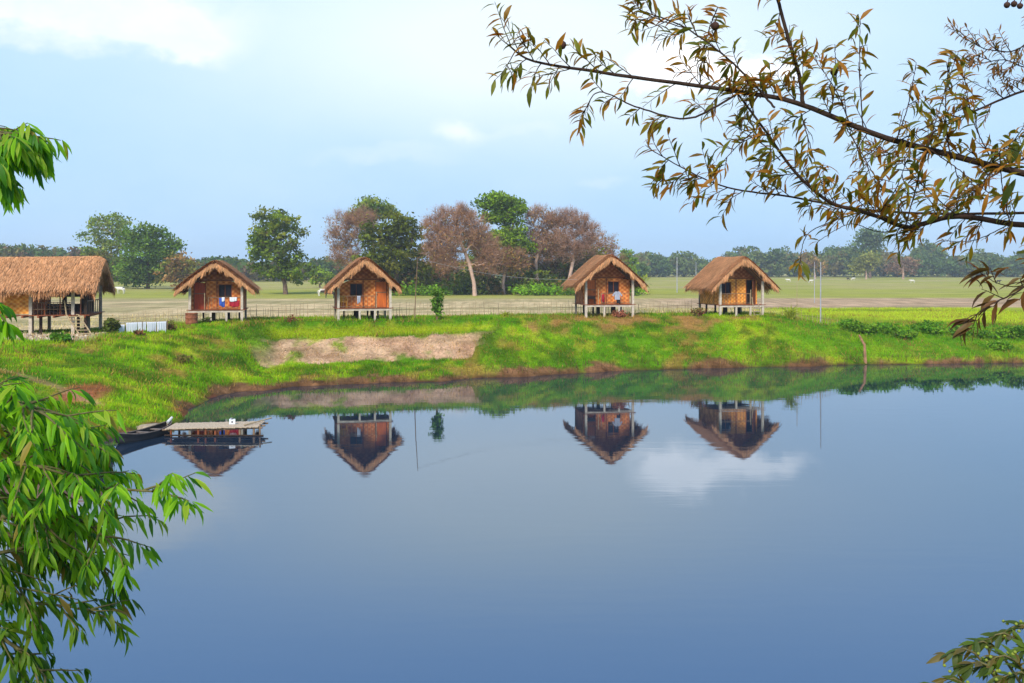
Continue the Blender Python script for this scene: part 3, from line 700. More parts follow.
def shirt(h, x, z, m, label, seed):
    p = local(h, x, -.05, z); V = [(-.10,0,0),(.10,0,0),(.22,0,-.06),(.42,-.02,-.34),(.33,-.02,-.40),(.20,0,-.22),(.21,-.03,-.66),(-.21,-.03,-.66),(-.20,0,-.22),(-.33,-.02,-.40),(-.42,-.02,-.34),(-.22,0,-.06),(0,-.03,-.05)]
    Fq = [(0,11,8,12),(12,8,5),(1,12,5,2),(2,5,4,3),(11,10,9,8),(8,7,6,5)]
    o = mkmesh('shirt', V, Fq, m, loc=p); o.rotation_euler = (0, 0, h.rotation_euler.z); md = o.modifiers.new('t', 'SOLIDIFY'); md.thickness = .05; tag(o, label, 'clothing'); return o
shirt(h3, .62, 1.98, M_grey, 'pale grey shirt hung over the railing of the hut with orange door on its left', 5)
hang(h3, .72, 1.42, .32, .42, M_black, 'shorts', 'black shorts hanging below the pale grey shirt', 'clothing', 6)
hang(h3, -.35, 1.72, .24, .62, M_red, 'towel', 'narrow red towel hanging beside the window of the left-orange-door hut', 'towel', 7, y=.7)
def chair(h, x, y, m, label):
    p = local(h, x, y, .96); root = empty('plastic_chair', p, h.rotation_euler.z+.2); tag(root, label, 'chair')
    for sx in (-1, 1):
        for sy in (-1, 1): MB().tube([(sx*.22, sy*.2, 0), (sx*.19, sy*.18, .43)], .022, 6).build('leg', m, root)
        MB().tube([(sx*.23, -.2, .43), (sx*.24, -.18, .66), (sx*.24, .2, .68)], .02, 6).build('armrest', m, root)
    MB().box(-.23, .23, -.22, .22, .42, .45).build('seat', m, root)
    b = MB()
    for x_ in (-.18, -.09, 0, .09, .18): b.box(x_-.028, x_+.028, .19, .215, .45, .86)
    b.box(-.23, .23, .187, .22, .82, .90); b.build('backrest', m, root)
chair(h2, -1.5, .55, M_yellow, 'yellow plastic chair on the porch of the second small hut')
def table(h, x, y, label):
    root = empty('small_table', local(h, x, y, .96), h.rotation_euler.z); tag(root, label, 'table')
    MB().box(-.33, .33, -.2, .2, .62, .67).build('table_top', M_darkwood, root); MB().box(-.28, .28, -.16, .16, .40, .60).build('drawer_box', M_dark, root)
    for sx in (-1, 1):
        for sy in (-1, 1): MB().box(sx*.28-.025, sx*.28+.025, sy*.16-.025, sy*.16+.025, 0, .615).build('leg', M_darkwood, root)
table(h3, -1.35, .55, 'small dark table in front of the left orange door')
# ladder against the rightmost hut
def ladder():
    p = local(h4, 1.15, -.55, 0); root = empty('ladder', p, h4.rotation_euler.z); tag(root, 'wooden ladder leaning on the deck of the rightmost hut', 'ladder')
    for x in (-.28, .28): MB().tube([(x, 0, -.2), (x, .45, 1.55 if x < 0 else 1.1)], .035, 6).build('rail', M_bamboo, root)
    for i in range(4): z = .15+i*.25; MB().tube([(-.3, z*.257, z), (.3, z*.257, z)], .025, 6).build('rung', M_conc2, root)
    return root
ladder()
def broom():
    p = local(h4, .80, .02, .98); o = MB(); o.tube([(0, 0, 0), (.03, .0, 1.1)], .03, 6); o.tube([(.12, .1, 0), (.14, .12, .8)], .03, 6)
broom()
# drum beside hut 1
def drum():
    p = local(h1, -1.55, -1.1, 0); p.z = gz(p.x, p.y)-.05; root = empty('drum', p); tag(root, 'rusty brown drum standing beside the red-door hut', 'drum')
    pr = [(0, 0), (.42, 0), (.44, .03), (.42, .3), (.44, .33), (.42, .36), (.42, .62), (.44, .65), (.42, .68), (.42, .93), (.45, .96), (.42, .98), (.38, .97), (.38, .86), (0, .86)]
    MB().lathe(pr, 20).build('drum_body', M_drum, root, True)
    o = MB(); r = random.Random(5)
drum()

# laundry line near the long house
def laundry():
    a = at(116, 322.5, 62.6); b = at(167, 321.0, 65.0)
    for i, p in enumerate((a, b, (a+b)/2)):
        z = gz(p.x, p.y); o = MB().tube([(p.x, p.y, z-.3), (p.x+.02, p.y, p.z+.05)], [.035, .025], 6).build('line_post', M_wood)
        tag(o, ('wooden clothes-line post at the left end beside a leafy shrub', 'wooden clothes-line post at the end nearer the drum', 'wooden clothes-line post between the middle white sheets')[i], 'post', 'clothes-line posts')
    o = MB().tube([tuple(a), tuple(a.lerp(b, .25)-Vector((0, 0, .05))), tuple(a.lerp(b, .5)), tuple(a.lerp(b, .75)-Vector((0, 0, .05))), tuple(b)], .012, 5).build('clothes_line', M_wire); tag(o, 'clothes line carrying white sheets beside the long house', 'line')
    rz = math.atan2(b.y-a.y, b.x-a.x); L_ = (b-a).length
    spec = ((.10, .42, .62, 'short lavender-white cloth at the left end of the clothes line'), (.30, .75, .70, 'wide white sheet with pleats, second along the clothes line'), (.50, .55, .60, 'narrow white sheet at the middle post of the clothes line'),
            (.69, .62, .68, 'plain white sheet right of the middle post on the clothes line'), (.89, .65, .72, 'blue-shadowed white sheet at the right end of the clothes line'))
    for i, (f, w, h, lab) in enumerate(spec):
        p = a.lerp(b, f)-Vector((0, .0, .03+(.12 if i == 0 else 0))); cloth('sheet', w, h, M_white, lab, 'sheet', p, rz, 4+i % 2, .05, 'white sheets on the clothes line', seed=20+i)
laundry()

# ------------------------------------------------------------------ fences of thin stakes
def fence(pts, label, gap=.5, h=1.0):
    root = empty('stake_fence', (pts[0][0], pts[0][1], 0)); tag(root, label, 'fence'); r = random.Random(int(pts[0][0]*10)+99)
    P = []
    for a, b in zip(pts[:-1], pts[1:]):
        L_ = math.dist(a, b); n = max(1, int(L_/gap))
        for i in range(n): f = i/n; P.append((a[0]+(b[0]-a[0])*f+r.uniform(-.1, .1), a[1]+(b[1]-a[1])*f+r.uniform(-.1, .1)))
    P = P[:96]; tops = []
    for x, y in P:
        z = gz(x, y); hh = h*r.uniform(.7, 1.25); tops.append((x-pts[0][0], y-pts[0][1], z+h*.6))
        MB().tube([(x-pts[0][0], y-pts[0][1], z-.2), (x-pts[0][0]+r.uniform(-.1, .1), y-pts[0][1]+r.uniform(-.05, .05), z+hh)], [.02, .012], 5).build('stake', M_bamboo if r.random() < .8 else M_wood, root)
    MB().tube(tops[::3]+[tops[-1]], .012, 4).build('cross_wire', M_wood, root)
fence([(-30, 75.5), (-22, 77.5), (-15.5, 78.8)], 'thin bamboo stake fence behind the clothes line and the red-door hut', .24, 1.0)
fence([(-15.2, 79), (-8, 80), (0, 82), (3.6, 83)], 'thin bamboo stake fence between the two middle huts', .25, 1.0)
fence([(3.8, 83), (10, 84.3), (15.5, 85.3)], 'thin bamboo stake fence between the two right-hand huts', .2, 1.0)
fence([(22.0, 80.6), (24.2, 80.2), (26.4, 80.6)], 'short broken stake fence at the foot of the tall grey pole', .25, .8)

# ------------------------------------------------------------------ poles, sticks, wire
def pole(name, px, d, ytop, m, label, cat='pole', r0=.05, lean=0, zb=None, extra=None):
    x = atx(px, d); zb = gz(x, d) if zb is None else zb; zt = CZ-(ytop-HZ)*d/F
    root = empty(name, (x, d, zb)); tag(root, label, cat)
    h = zt-zb; MB().tube([(0, 0, -.4), (lean*.4, 0, h*.5), (lean, 0, h)], [r0, r0*.85, r0*.6], 7).build('shaft', m, root)
    return root, Vector((x+lean, d, zt))
_, ptop = pole('bamboo_pole', 414.5, 75.0, 257, M_wood, 'dark leaning bamboo pole carrying a wire right of the second hut', 'pole', .038, .25)
_, gtop = pole('grey_pole', 820.5, 82, 262, M_pole, 'tall thin grey pole with broken stakes around its foot', 'pole', .06, .02)
pole('yellow_stick', 797, 84, 281, M_bamboo, 'thin yellowish stick standing just right of the rightmost hut', 'stick', .03)
pole('field_pole', 677, 215, 257, M_pole, 'pale pole standing far out in the field between the two right huts', 'pole', .12)
pole('field_pole', 814.5, 150, 262, M_pole, 'faint grey pole behind the tall grey pole', 'pole', .06)
pole('field_pole', 696, 330, 262, M_pole, 'pale far pole just left of the rightmost hut roof', 'pole', .12)
def leaning_post():
    d = 74.2; p0 = at(866, 366, d); p1 = at(864.5, 345, d+.3); p2 = at(859, 335, d+.8)
    o = MB().tube([p0-Vector((0, 0, .4)), p1, p2], [.13, .10, .07], 8).build('tree_stump_post', mat('reddish_post_wood', (.42, .22, .11), .9, noise=.5, nscale=4)); tag(o, 'bent reddish wooden post standing in the right bank at the water edge', 'post')
leaning_post()
def wire():
    b = local(h3, -2.2, .2, 2.9); a = ptop-Vector((0, 0, .1)); pts = [a.lerp(b, t)-Vector((0, 0, .5*math.sin(math.pi*t))) for t in np.linspace(0, 1, 14)]
    tag(MB().tube(pts, .010, 5).build('wire', M_wire), 'thin sagging wire from the dark pole to the left-orange-door hut', 'wire')
wire()

# ------------------------------------------------------------------ jetty and boat
def jetty():
    c = at(212, 431, 43.0); root = empty('jetty', (-12.75, 42.9, -.12), math.radians(3)); tag(root, 'low bamboo jetty on short posts over the water', 'jetty')
    r = random.Random(8); d = MB(); x = -1.95
    while x < 1.85: d.box(x, x+.085, -.75+r.uniform(-.05, .05), .85+r.uniform(-.06, .06), .44+.06*(x+2)/4+r.uniform(-.006, .006), .475+.06*(x+2)/4); x += .095
    d.build('deck', mat('bleached_bamboo', (.66, .50, .33), .8, noise=.4, nscale=6, stretch=(6, .5, 1)), root)
    b = MB()
    for y in (-.6, .0, .65): b.tube([(-2.1, y, .40), (0, y, .405), (2.1, y, .46)], .04, 6)
    b.build('bearers', M_wood, root)
    for x in (-1.7, -.6, -.25, .1, 1.15, 1.75):
        for y in (-.6, .65): MB().tube([(x, y, -1.0), (x+r.uniform(-.05, .05), y, .43)], .05, 7).build('leg', M_redwood if x < 1 else M_wood, root)
    MB().tube([(1.98, -.62, -1.0), (2.0, -.62, .62)], .035, 6).build('leg', M_wood, root)
    MB().tube([(-2.0, -.64, .18), (2.15, -.66, .14)], .035, 6).build('brace', M_darkwood, root)
    MB().tube([(1.3, -.5, .56), (2.2, .9, .66)], .03, 6).build('loose_pole', M_bamboo, root)
    return root
jt = jetty()
def rope():
    P = [(-14.55, 42.4, .30), (-14.62, 42.55, .20), (-14.72, 42.75, .13), (-14.82, 42.95, .14), (-14.92, 43.15, .24), (-15.0, 43.3, .38)]
    tag(MB().tube(P, .014, 5).build('mooring_rope', M_bamboo), 'pale rope tying the canoe to the jetty post', 'rope')
rope()
def container():
    p = (-12.08, 43.0, .405); root = empty('plastic_container', p, .3); tag(root, 'small white plastic container standing on the jetty', 'container')
    root.scale = (.75,)*3; MB().box(-.17, .17, -.12, .12, 0, .28).build('body', mat('white_plastic', (.78, .80, .83), .4), root)
    MB().lathe([(.055, .28), (.05, .33), (.0, .33)], 10).build('cap', M_dark, root); MB().tube([(-.12, 0, .28), (-.1, 0, .34), (.02, 0, .34)], .015, 6).build('handle', M_white, root)
    MB().box(-.05, .04, -.126, -.121, .10, .18).build('mark', M_dark, root)
container()
def boat():
    a = Vector((-15.95, 40.3, 0)); b = Vector((-14.95, 43.5, 0)); L_ = (b-a).length; mid = (a+b)/2
    root = empty('canoe', (mid.x, mid.y, 0), math.atan2(b.y-a.y, b.x-a.x)-math.pi/2); tag(root, 'dark wooden canoe moored at the bank beside the jetty', 'boat')
    n = 18; m = 9; V = []; Fq = []
    def sect(u, inset):
        w = .40*(1-abs(2*u-1)**2.6)**.75+.03; sheer = .26+.20*abs(2*u-1)**2.2; y = (u-.5)*(L_+.2); P = []
        w -= inset; bot = -.14+.22*abs(2*u-1)**4+inset*.8
        for k in range(m):
            t = math.pi*k/(m-1); P.append((-max(w, .01)*math.copysign(abs(math.cos(t))**.7, math.cos(t)), y*(1-inset*.12), sheer-(sheer-bot)*math.sin(t)**.7))
        return P
    for inset in (0, .045):
        base = len(V)
        for i in range(n+1): V += sect(i/n, inset)
        for i in range(n):
            for k in range(m-1):
                q = (base+i*m+k, base+i*m+k+1, base+(i+1)*m+k+1, base+(i+1)*m+k); Fq.append(q if inset else q[::-1])
    o = (n+1)*m
    for i in range(n):
        Fq.append((i*m, (i+1)*m, o+(i+1)*m, o+i*m)); Fq.append((i*m+m-1, o+i*m+m-1, o+(i+1)*m+m-1, (i+1)*m+m-1))
    hull = mkmesh('hull', V, Fq, M_boat, root, smooth=True)
    for sgn in (-1, 1):
        g_ = [(sgn*(.40*(1-abs(2*u-1)**2.6)**.75+.02), (u-.5)*(L_+.2),   .28+.20*abs(2*u-1)**2.2) for u in np.linspace(.02, .98, 17)]
        MB().tube(g_, .025, 6).build('gunwale', M_boatin, root)
    for u in (.25, .5, .75):
        w = .36*(1-abs(2*u-1)**2.6)**.75; y = (u-.5)*L_; MB().box(-w, w, y-.09, y+.09, .22, .25).build('thwart', M_boatin, root)
    MB().box(-.1, .1, -L_*.36, L_*.36, -.06, -.03).build('floor_board', M_boatin, root)
    MB().tube([(0, L_*.5-.15, .42), (0, L_*.5+.16, .60)], [.07, .05], 8).build('stern_tip', mat('white_boat_paint', (.75, .74, .70), .6, noise=.2), root)
    MB().tube([(0, -L_*.5+.1, .42), (0, -L_*.5-.15, .52)], [.05, .035], 8).build('bow_tip', M_boat, root)
boat()
def sack():
    x, y = -15.85, 43.9; z = gz(x, y); V = []; Fq = []; r = random.Random(4)
    for j in range(7):
        for i in range(14):
            t = 2*math.pi*i/14; rr = math.sin(math.pi*(j+.4)/7.4)**.6; V.append((math.cos(t)*.75*rr*(1+r.uniform(-.08, .08)), math.sin(t)*.4*rr, (j/6)*.38+r.uniform(-.02, .02)))
    for j in range(6):
        for i in range(14): k = (i+1) % 14; Fq.append((j*14+i, j*14+k, (j+1)*14+k, (j+1)*14+i))
    Fq.append(tuple(range(84, 98))); o = mkmesh('sack', V, Fq, mat('jute_sack', (.42, .33, .22), .95, noise=.4, nscale=6), smooth=True, loc=(x, y, z-.04)); o.rotation_euler = (0, 0, .3)
    tag(o, 'beige sack lying on the bank behind the canoe', 'sack')
sack()

# ------------------------------------------------------------------ trees
def crown_targets(r, ell, n):
    vol = np.array([e[3]*e[4]*e[5] for e in ell])**.75; pick = r.choice(len(ell), n, p=vol/vol.sum()); E = np.array(ell, float)[pick]
    d = unit(r.normal(size=(n, 3))); rad = r.random(n)**.38; 
    P = E[:, :3]+d*rad[:, None]*E[:, 3:6]
    return P
def skeleton(r, trunk_pts, targets, wander=.12):
    """connect targets to the growing skeleton; returns nodes, parent index"""
    nodes = [np.array(p, float) for p in trunk_pts]; par = [-1]+list(range(len(trunk_pts)-1))
    top = np.array(trunk_pts[-1]); order = np.argsort(np.linalg.norm(targets-top, axis=1)); tips = []
    nt = len(trunk_pts)
    for k in order:
        T = targets[k]; A = np.array(nodes); dv = T-A; dist = np.linalg.norm(dv, axis=1)
        cost = dist+np.maximum(0, A[:, 2]-T[2]+.15*dist)*1.1; cost[:max(1, nt//2)] += 1e6 if nt > 2 else 0
        j = int(np.argmin(cost)); a = A[j]; L_ = dist[j]; ns = 3 if L_ > 1.2 else 2; prev = j
        for i in range(1, ns+1):
            f = i/ns; p = a+(T-a)*f; p = p+np.array([0, 0, .10*L_*math.sin(math.pi*f)])
            if i < ns: p = p+r.normal(0, wander*L_*.5, 3)
            nodes.append(p); par.append(prev); prev = len(nodes)-1
        tips.append(prev)
    return np.array(nodes), par, tips
def skin(nodes, par, tips, r_tip, r_base, nsides_thick=7, skip=1):
    n = len(nodes); w = np.zeros(n); 
    for t in tips: w[t] += 1
    for i in range(n-1, 0, -1):
        if par[i] >= 0: w[par[i]] += w[i]
    w = np.maximum(w, 1); rad = r_tip*np.power(w, .5); k = r_base/rad[0]; rad = r_tip+(rad-r_tip)*((r_base-r_tip)/max(rad[0]-r_tip, 1e-6))
    V = []; Fq = []; thick = []
    mb = MB()
    for i in range(1, n):
        p = par[i]
        if p < 0: continue
        ns = nsides_thick if rad[i] > r_base*.3 else (4 if rad[i] > r_base*.1 else 3)
        ra = min(rad[p], rad[i]*1.45) if p >= 0 else rad[i]
        if i == 1: ra = rad[0]*1.35
        mb.tube([nodes[p], nodes[i]], [ra, rad[i]], ns, cap=False)
    return mb
def leaf_cards(r, C, n_per, spread, size, base_cols, elong=1.6, flat=.6, clump_var=.35):
    m = len(C)*n_per; c = np.repeat(C, n_per, 0); off = r.normal(size=(m, 3))*np.array([spread, spread, spread*flat]); P = c+off
    nrm = unit(r.normal(size=(m, 3))+np.array([0, 0, .9])); a = unit(np.cross(nrm, r.normal(size=(m, 3)))); b = np.cross(nrm, a)
    s = size*r.uniform(.55, 1.35, m); a = a*(s*elong*.5)[:, None]; b = b*(s*.5)[:, None]
    V = np.stack([P-a, P+b*.9, P+a, P-b], 1).reshape(-1, 3)
    base_cols = np.array(base_cols); ci = r.integers(0, len(base_cols), len(C)); cc = base_cols[ci]*(1+clump_var*r.uniform(-1, 1, len(C)))[:, None]*np.array([1.06, 1.0, .8])
    col = np.repeat(cc, n_per, 0)*r.uniform(.82, 1.2, m)[:, None]; 
    return V, np.repeat(np.clip(col, .002, .9), 4, 0)
GREEN = [(.14, .23, .02), (.20, .30, .03), (.10, .17, .015), (.25, .29, .04)]
BRIGHT = [(.17, .30, .02), (.22, .34, .03), (.12, .22, .015)]
PALE = [(.20, .29, .06), (.28, .34, .08), (.14, .23, .04)]
RUST = [(.38, .21, .11), (.32, .19, .09), (.42, .27, .14), (.24, .20, .07)]
RUSTG = [(.34, .21, .09), (.22, .23, .05), (.28, .19, .08)]
def _t(): pass
def tree(name, px, base_y, top_y, ells, label, cols, n_t=90, n_leaf=26, leaf=.42, spread=.75, trunk_r=.3, bark=M_bark, fork=.3, seed=0, group=None, z0=2.0, d=None, trunk_px=None, tip=.03, extra_twigs=0, trunk_pts=None, cat='tree'):
    """ells in photo pixels relative to nothing: (px, py, rx, ry) ellipses the crown fills, given a depth of its own"""
    r = np.random.default_rng(seed); d = d or (CZ-z0)*F/(base_y-HZ); k = d/F
    X0 = ((trunk_px or px)-512)*k; E = []
    for (ex, ey, rx, ry) in ells:
        E.append(((ex-512)*k-X0, r.uniform(-.25, .25)*rx*k, CZ-(ey-HZ)*k-z0, rx*k, rx*k*.85, ry*k))
    root = empty(name, (X0, d, z0)); tag(root, label, cat, group)
    T = crown_targets(r, E, n_t); Hc = max(e[2]+e[5] for e in E); hf = Hc*fork
    if trunk_pts is None:
        cx = np.average([e[0] for e in E]); tp = [(0, 0, -.5), (r.normal(0, .1), 0, hf*.5), (cx*.2+r.normal(0, .2), r.normal(0, .2), hf), (cx*.6, r.normal(0, .2), hf+(Hc-hf)*.35)]
    else: tp = [((a-512)*k-X0, 0, CZ-(b-HZ)*k-z0) for a, b in trunk_pts]; tp[0] = (tp[0][0], 0, -.5)
    nodes, par, tips = skeleton(r, tp, T)
    skin(nodes, par, tips, tip, trunk_r).build('trunk', bark, root, True)
    C = np.array([nodes[t] for t in tips])
    if extra_twigs:   # fine ramification drawn as thin ribbons
        extra_twigs *= 2; m = len(C)*extra_twigs; P = np.repeat(C, extra_twigs, 0); D = unit(r.normal(size=(m, 3))+np.array([0, 0, .5])+unit(P-np.array([0, 0, hf]))*.8)
        side = unit(np.cross(D, r.normal(size=(m, 3)))); V, Fq = ribbons(P, D, r.uniform(.7, 2.1, m), np.full(m, .045), side, .4)
        mid = V.reshape(m, 4, 3).mean(1); D2 = unit(D+r.normal(size=(m, 3))*.6); s2 = unit(np.cross(D2, r.normal(size=(m, 3)))); V2, _ = ribbons(mid, D2, r.uniform(.4, 1.2, m), np.full(m, .035), s2, .4)
        VV = np.concatenate([V, V2]); mkmesh('twigs', VV, np.arange(len(VV)).reshape(-1, 4), M_twigbark, root)
    V, Cc = leaf_cards(r, C, n_leaf, spread, leaf, cols)
    mkmesh('crown', V, np.arange(len(V)).reshape(-1, 4), M_leafy, root, tint=Cc)
    return root
GG = 'trees of the grove in the middle of the field'
# solitary and left-hand trees
tree('broadleaf_tree', 279, 294.5, 204, [(272, 222, 24, 15), (290, 232, 14, 13), (262, 238, 13, 12), (276, 250, 26, 14), (262, 268, 14, 14), (290, 267, 19, 18)], 'tall solitary green tree between the first two small huts', GREEN+[(.10, .15, .03)], 170, 52, .42, .66, .42, seed=101, trunk_pts=[(286, 294), (285, 284), (280, 268), (277, 245)])
tree('broadleaf_tree', 112, 287, 215, [(112, 224, 20, 10), (96, 236, 16, 10), (128, 234, 16, 11), (108, 250, 24, 14), (112, 268, 26, 12)], 'airy pale green tree standing highest behind the long house', PALE, 190, 30, .5, .9, .4, M_palebark, seed=102, d=275)
tree('broadleaf_tree', 148, 289, 226, [(146, 238, 25, 13), (166, 247, 15, 13), (148, 262, 30, 20), (135, 275, 24, 12)], 'dense rounded green tree right of the airy pale tree', [(.12, .23, .03), (.09, .18, .02), (.17, .27, .05)], 230, 44, .5, .85, .4, seed=103, d=255)
tree('broadleaf_tree', 97, 289, 250, [(97, 262, 16, 12), (90, 272, 18, 12)], 'small olive-brown tree below the airy pale tree', [(.16, .15, .03), (.12, .12, .03)], 60, 30, .5, .7, .25, seed=104, d=262)
tree('dry_tree', 180, 289, 248, [(178, 262, 15, 12), (186, 275, 18, 12), (172, 276, 14, 12)], 'brownish bushy tree left of the first small hut roof', RUSTG, 80, 30, .5, .7, .25, seed=105, d=250)
# grove
tree('dry_tree', 352, 290, 204, [(350, 228, 22, 16), (338, 240, 12, 12), (362, 222, 18, 14), (348, 258, 22, 18)], 'brownish thin-crowned tree at the left end of the grove', RUST+RUSTG, 240, 11, .26, .9, .32, M_palebark, seed=111, group=GG, extra_twigs=12, d=215)
tree('broadleaf_tree', 372, 290, 197, [(372, 206, 16, 8), (364, 216, 18, 8), (385, 212, 12, 7)], 'pale green treetop rising behind the brown left-end tree', PALE, 120, 34, .45, .8, .35, seed=112, group=GG, d=230)
tree('evergreen_tree', 397, 294, 208, [(397, 224, 20, 14), (380, 235, 18, 15), (412, 236, 16, 20), (395, 256, 32, 22), (372, 270, 18, 20), (412, 275, 20, 18)], 'massive dark olive-green tree behind the second small hut', [(.12, .16, .015), (.16, .21, .02), (.22, .23, .035), (.09, .12, .01)], 230, 40, .45, .75, .5, seed=113, group=GG, d=196)
tree('dry_tree', 460, 296, 203, [(452, 216, 24, 11), (438, 230, 15, 14), (470, 226, 22, 14), (458, 240, 34, 16), (486, 244, 14, 16), (440, 252, 16, 14), (490, 262, 14, 14), (450, 262, 14, 10)], 'reddish-brown tree with a forked pinkish trunk in the grove', RUST, 360, 9, .26, .9, .36, M_palebark, seed=114, group=GG, extra_twigs=14, trunk_pts=[(475, 296), (474, 283), (470, 266), (465, 252), (461, 243)], d=190, tip=.05)
tree('broadleaf_tree', 505, 292, 194, [(498, 202, 24, 8), (512, 208, 16, 8), (496, 216, 16, 10), (512, 228, 14, 10), (508, 240, 20, 12), (523, 250, 12, 8), (506, 258, 14, 9)], 'tallest tree of the grove, bright fresh green in tiers', BRIGHT, 250, 40, .42, .66, .45, M_bark, seed=115, group=GG, d=203)
tree('dry_tree', 545, 291, 209, [(540, 219, 20, 10), (556, 222, 14, 10), (538, 240, 22, 15), (550, 252, 18, 12)], 'rusty brown tree right of the bright green one', RUST+[(.14, .12, .05)], 260, 10, .26, .9, .34, M_palebark, seed=116, group=GG, extra_twigs=9, trunk_pts=[(538, 290), (537, 278), (536, 262), (541, 245)], d=208)
tree('dry_tree', 577, 290, 210, [(573, 222, 18, 12), (585, 234, 14, 12), (565, 238, 13, 12), (578, 252, 18, 10)], 'leafless greyish tree with a pale slanting trunk', [(.25, .17, .14), (.20, .14, .11)], 220, 6, .24, .9, .36, M_palebark, seed=117, group=GG, extra_twigs=12, trunk_pts=[(569, 291), (569, 280), (573, 262), (576, 246)], d=205)
tree('dry_tree', 602, 288, 233, [(600, 246, 18, 11), (592, 258, 16, 14), (612, 258, 14, 12), (602, 272, 22, 12)], 'low rusty tree at the right end of the grove behind the third hut', RUST+RUSTG, 200, 14, .28, .9, .3, M_palebark, seed=118, group=GG, extra_twigs=10, d=225)
tree('dry_tree', 508, 291, 235, [(516, 262, 14, 14), (500, 262, 14, 14), (488, 262, 16, 16)], 'slim dull brown tree in the shade under the bright green crown', RUSTG+RUST, 170, 22, .30, .9, .32, M_palebark, seed=119, group=GG, extra_twigs=10, trunk_pts=[(504, 293), (503, 284), (505, 270)], d=199)
tree('broadleaf_tree', 627, 281, 247, [(627, 259, 10, 9), (624, 268, 12, 9)], 'small round bright green tree just right of the third hut roof', BRIGHT, 50, 40, .6, .7, .25, seed=120, d=330)
tree('broadleaf_tree', 320, 288, 265, [(318, 276, 9, 8), (328, 279, 8, 6)], 'small leafy green tree left of the second hut roof', BRIGHT+GREEN, 40, 30, .5, .6, .2, seed=121, d=270)
tree('broadleaf_tree', 478, 288, 226, [(478, 242, 14, 12), (488, 256, 14, 14), (476, 268, 16, 14)], 'muted olive tree between the forked pinkish trunk and the bright green tiers', PALE+GREEN+RUSTG, 150, 34, .4, .9, .3, seed=125, group=GG, d=216)
tree('broadleaf_tree', 590, 288, 240, [(588, 262, 18, 12), (575, 272, 16, 12)], 'olive bushy tree under the greyish leafless crown', GREEN+RUSTG, 120, 34, .4, .9, .3, seed=126, group=GG, d=214)
tree('dry_tree', 432, 289, 240, [(430, 256, 16, 12), (444, 268, 16, 14), (424, 272, 14, 12)], 'short rusty tree filling the gap between the dark evergreen and the forked pinkish trunk', RUSTG+RUST+[(.08, .10, .025)], 130, 26, .34, .9, .28, M_palebark, seed=122, group=GG, extra_twigs=6, d=212)
tree('dry_tree', 560, 289, 226, [(556, 242, 16, 12), (548, 262, 18, 14), (566, 264, 16, 14)], 'dull brown tree behind the leafless greyish tree', RUSTG+RUST, 170, 22, .32, .9, .3, M_palebark, seed=123, group=GG, extra_twigs=8, d=222)
tree('dry_tree', 530, 289, 226, [(526, 262, 12, 14), (534, 272, 14, 10)], 'low brown tree between the bright green and the rusty tree', RUSTG+[(.08, .11, .025)], 90, 24, .32, .9, .3, M_palebark, seed=124, group=GG, extra_twigs=8, d=218)
# trees standing out of the far wood
tree('broadleaf_tree', 870, 278, 229, [(872, 236, 17, 7), (866, 246, 15, 8)], 'hazy pale tree rising above the far wood beyond the field', [(.10, .17, .07), (.14, .20, .09)], 80, 26, 1.1, 1.9, .7, seed=131, d=560)
tree('broadleaf_tree', 866, 279, 250, [(868, 259, 11, 7), (862, 267, 9, 6)], 'yellow-green small tree at the front of the far wood', [(.24, .28, .06), (.28, .30, .07)], 70, 28, .9, 1.2, .4, M_palebark, seed=132, d=500)
tree('dry_tree', 903, 279, 252, [(903, 262, 13, 8), (896, 268, 10, 7), (912, 266, 8, 7)], 'leafless brown tree at the front of the far wood', [(.26, .17, .12)], 70, 14, .8, 1.2, .5, M_palebark, seed=133, extra_twigs=8, d=500)
tree('dry_tree', 815, 279, 250, [(812, 260, 12, 8), (818, 267, 12, 7)], 'brownish tree at the front of the far wood behind the grey pole', RUSTG, 60, 22, .9, 1.3, .5, M_palebark, seed=134, d=520)

def far_wood(name, spans, d0, d1, label, cols, seed, size, n):
    r = np.random.default_rng(seed); C = []
    for i in range(n):
        px, ytop = spans(r); d = r.uniform(d0, d1); k = d/F; X = (px-512)*k; zt = CZ-(ytop-HZ)*k; W = r.uniform(4.5, 9)
        m = 26; a = unit(r.normal(size=(m, 3))); rad = r.random(m)[:, None]**.4
        C.append(np.stack([np.full(m, X), np.full(m, d), np.full(m, (zt+2)/2+1)], 1)+a*rad*np.array([W, W, max((zt-2)/2, 2)]))
    cols = np.array(cols); Vs, Cs = [], []
    for c in C:
        V, q = leaf_cards(r, c, 9, 1.1, size, [cols[r.integers(len(cols))]], clump_var=.25); Vs.append(V); Cs.append(q)
    V = np.concatenate(Vs); o = mkmesh(name, V, np.arange(len(V)).reshape(-1, 4), M_leafy, tint=np.concatenate(Cs))
    tag(o, label, 'forest', kind='stuff')
FARC = [(.10, .17, .05), (.14, .20, .06), (.08, .14, .05), (.20, .18, .08), (.17, .22, .07)]
def sp_right(r):
    px = r.uniform(590, 1180); y = 252+4*math.sin(px*.021)+3*math.sin(px*.063+1)-2.5*math.sin(px*.13)
    y -= 4*sum(math.exp(-((px-c)/10)**2) for c in (682, 745, 990)) + 8*sum(math.exp(-((px-c)/9)**2) for c in (932, 925)) + .018*max(0, px-880)
    return px, y+abs(r.normal(0, 4.5))+1
far_wood('far_forest', sp_right, 600, 740, 'hazy far forest across the field on the right', FARC, 201, 1.5, 520)
def sp_left(r):
    px = r.uniform(-150, 345); y = 262+3*math.sin(px*.05)+2*math.sin(px*.13)
    y -= 14*(1-sstep(60, 110, px)); y -= 6*math.exp(-((px-15)/22)**2)
    return px, y+abs(r.normal(0, 4))
far_wood('far_forest', sp_left, 400, 520, 'hazy far forest across the field on the left', FARC+[(.16, .11, .07)], 202, 1.3, 320)
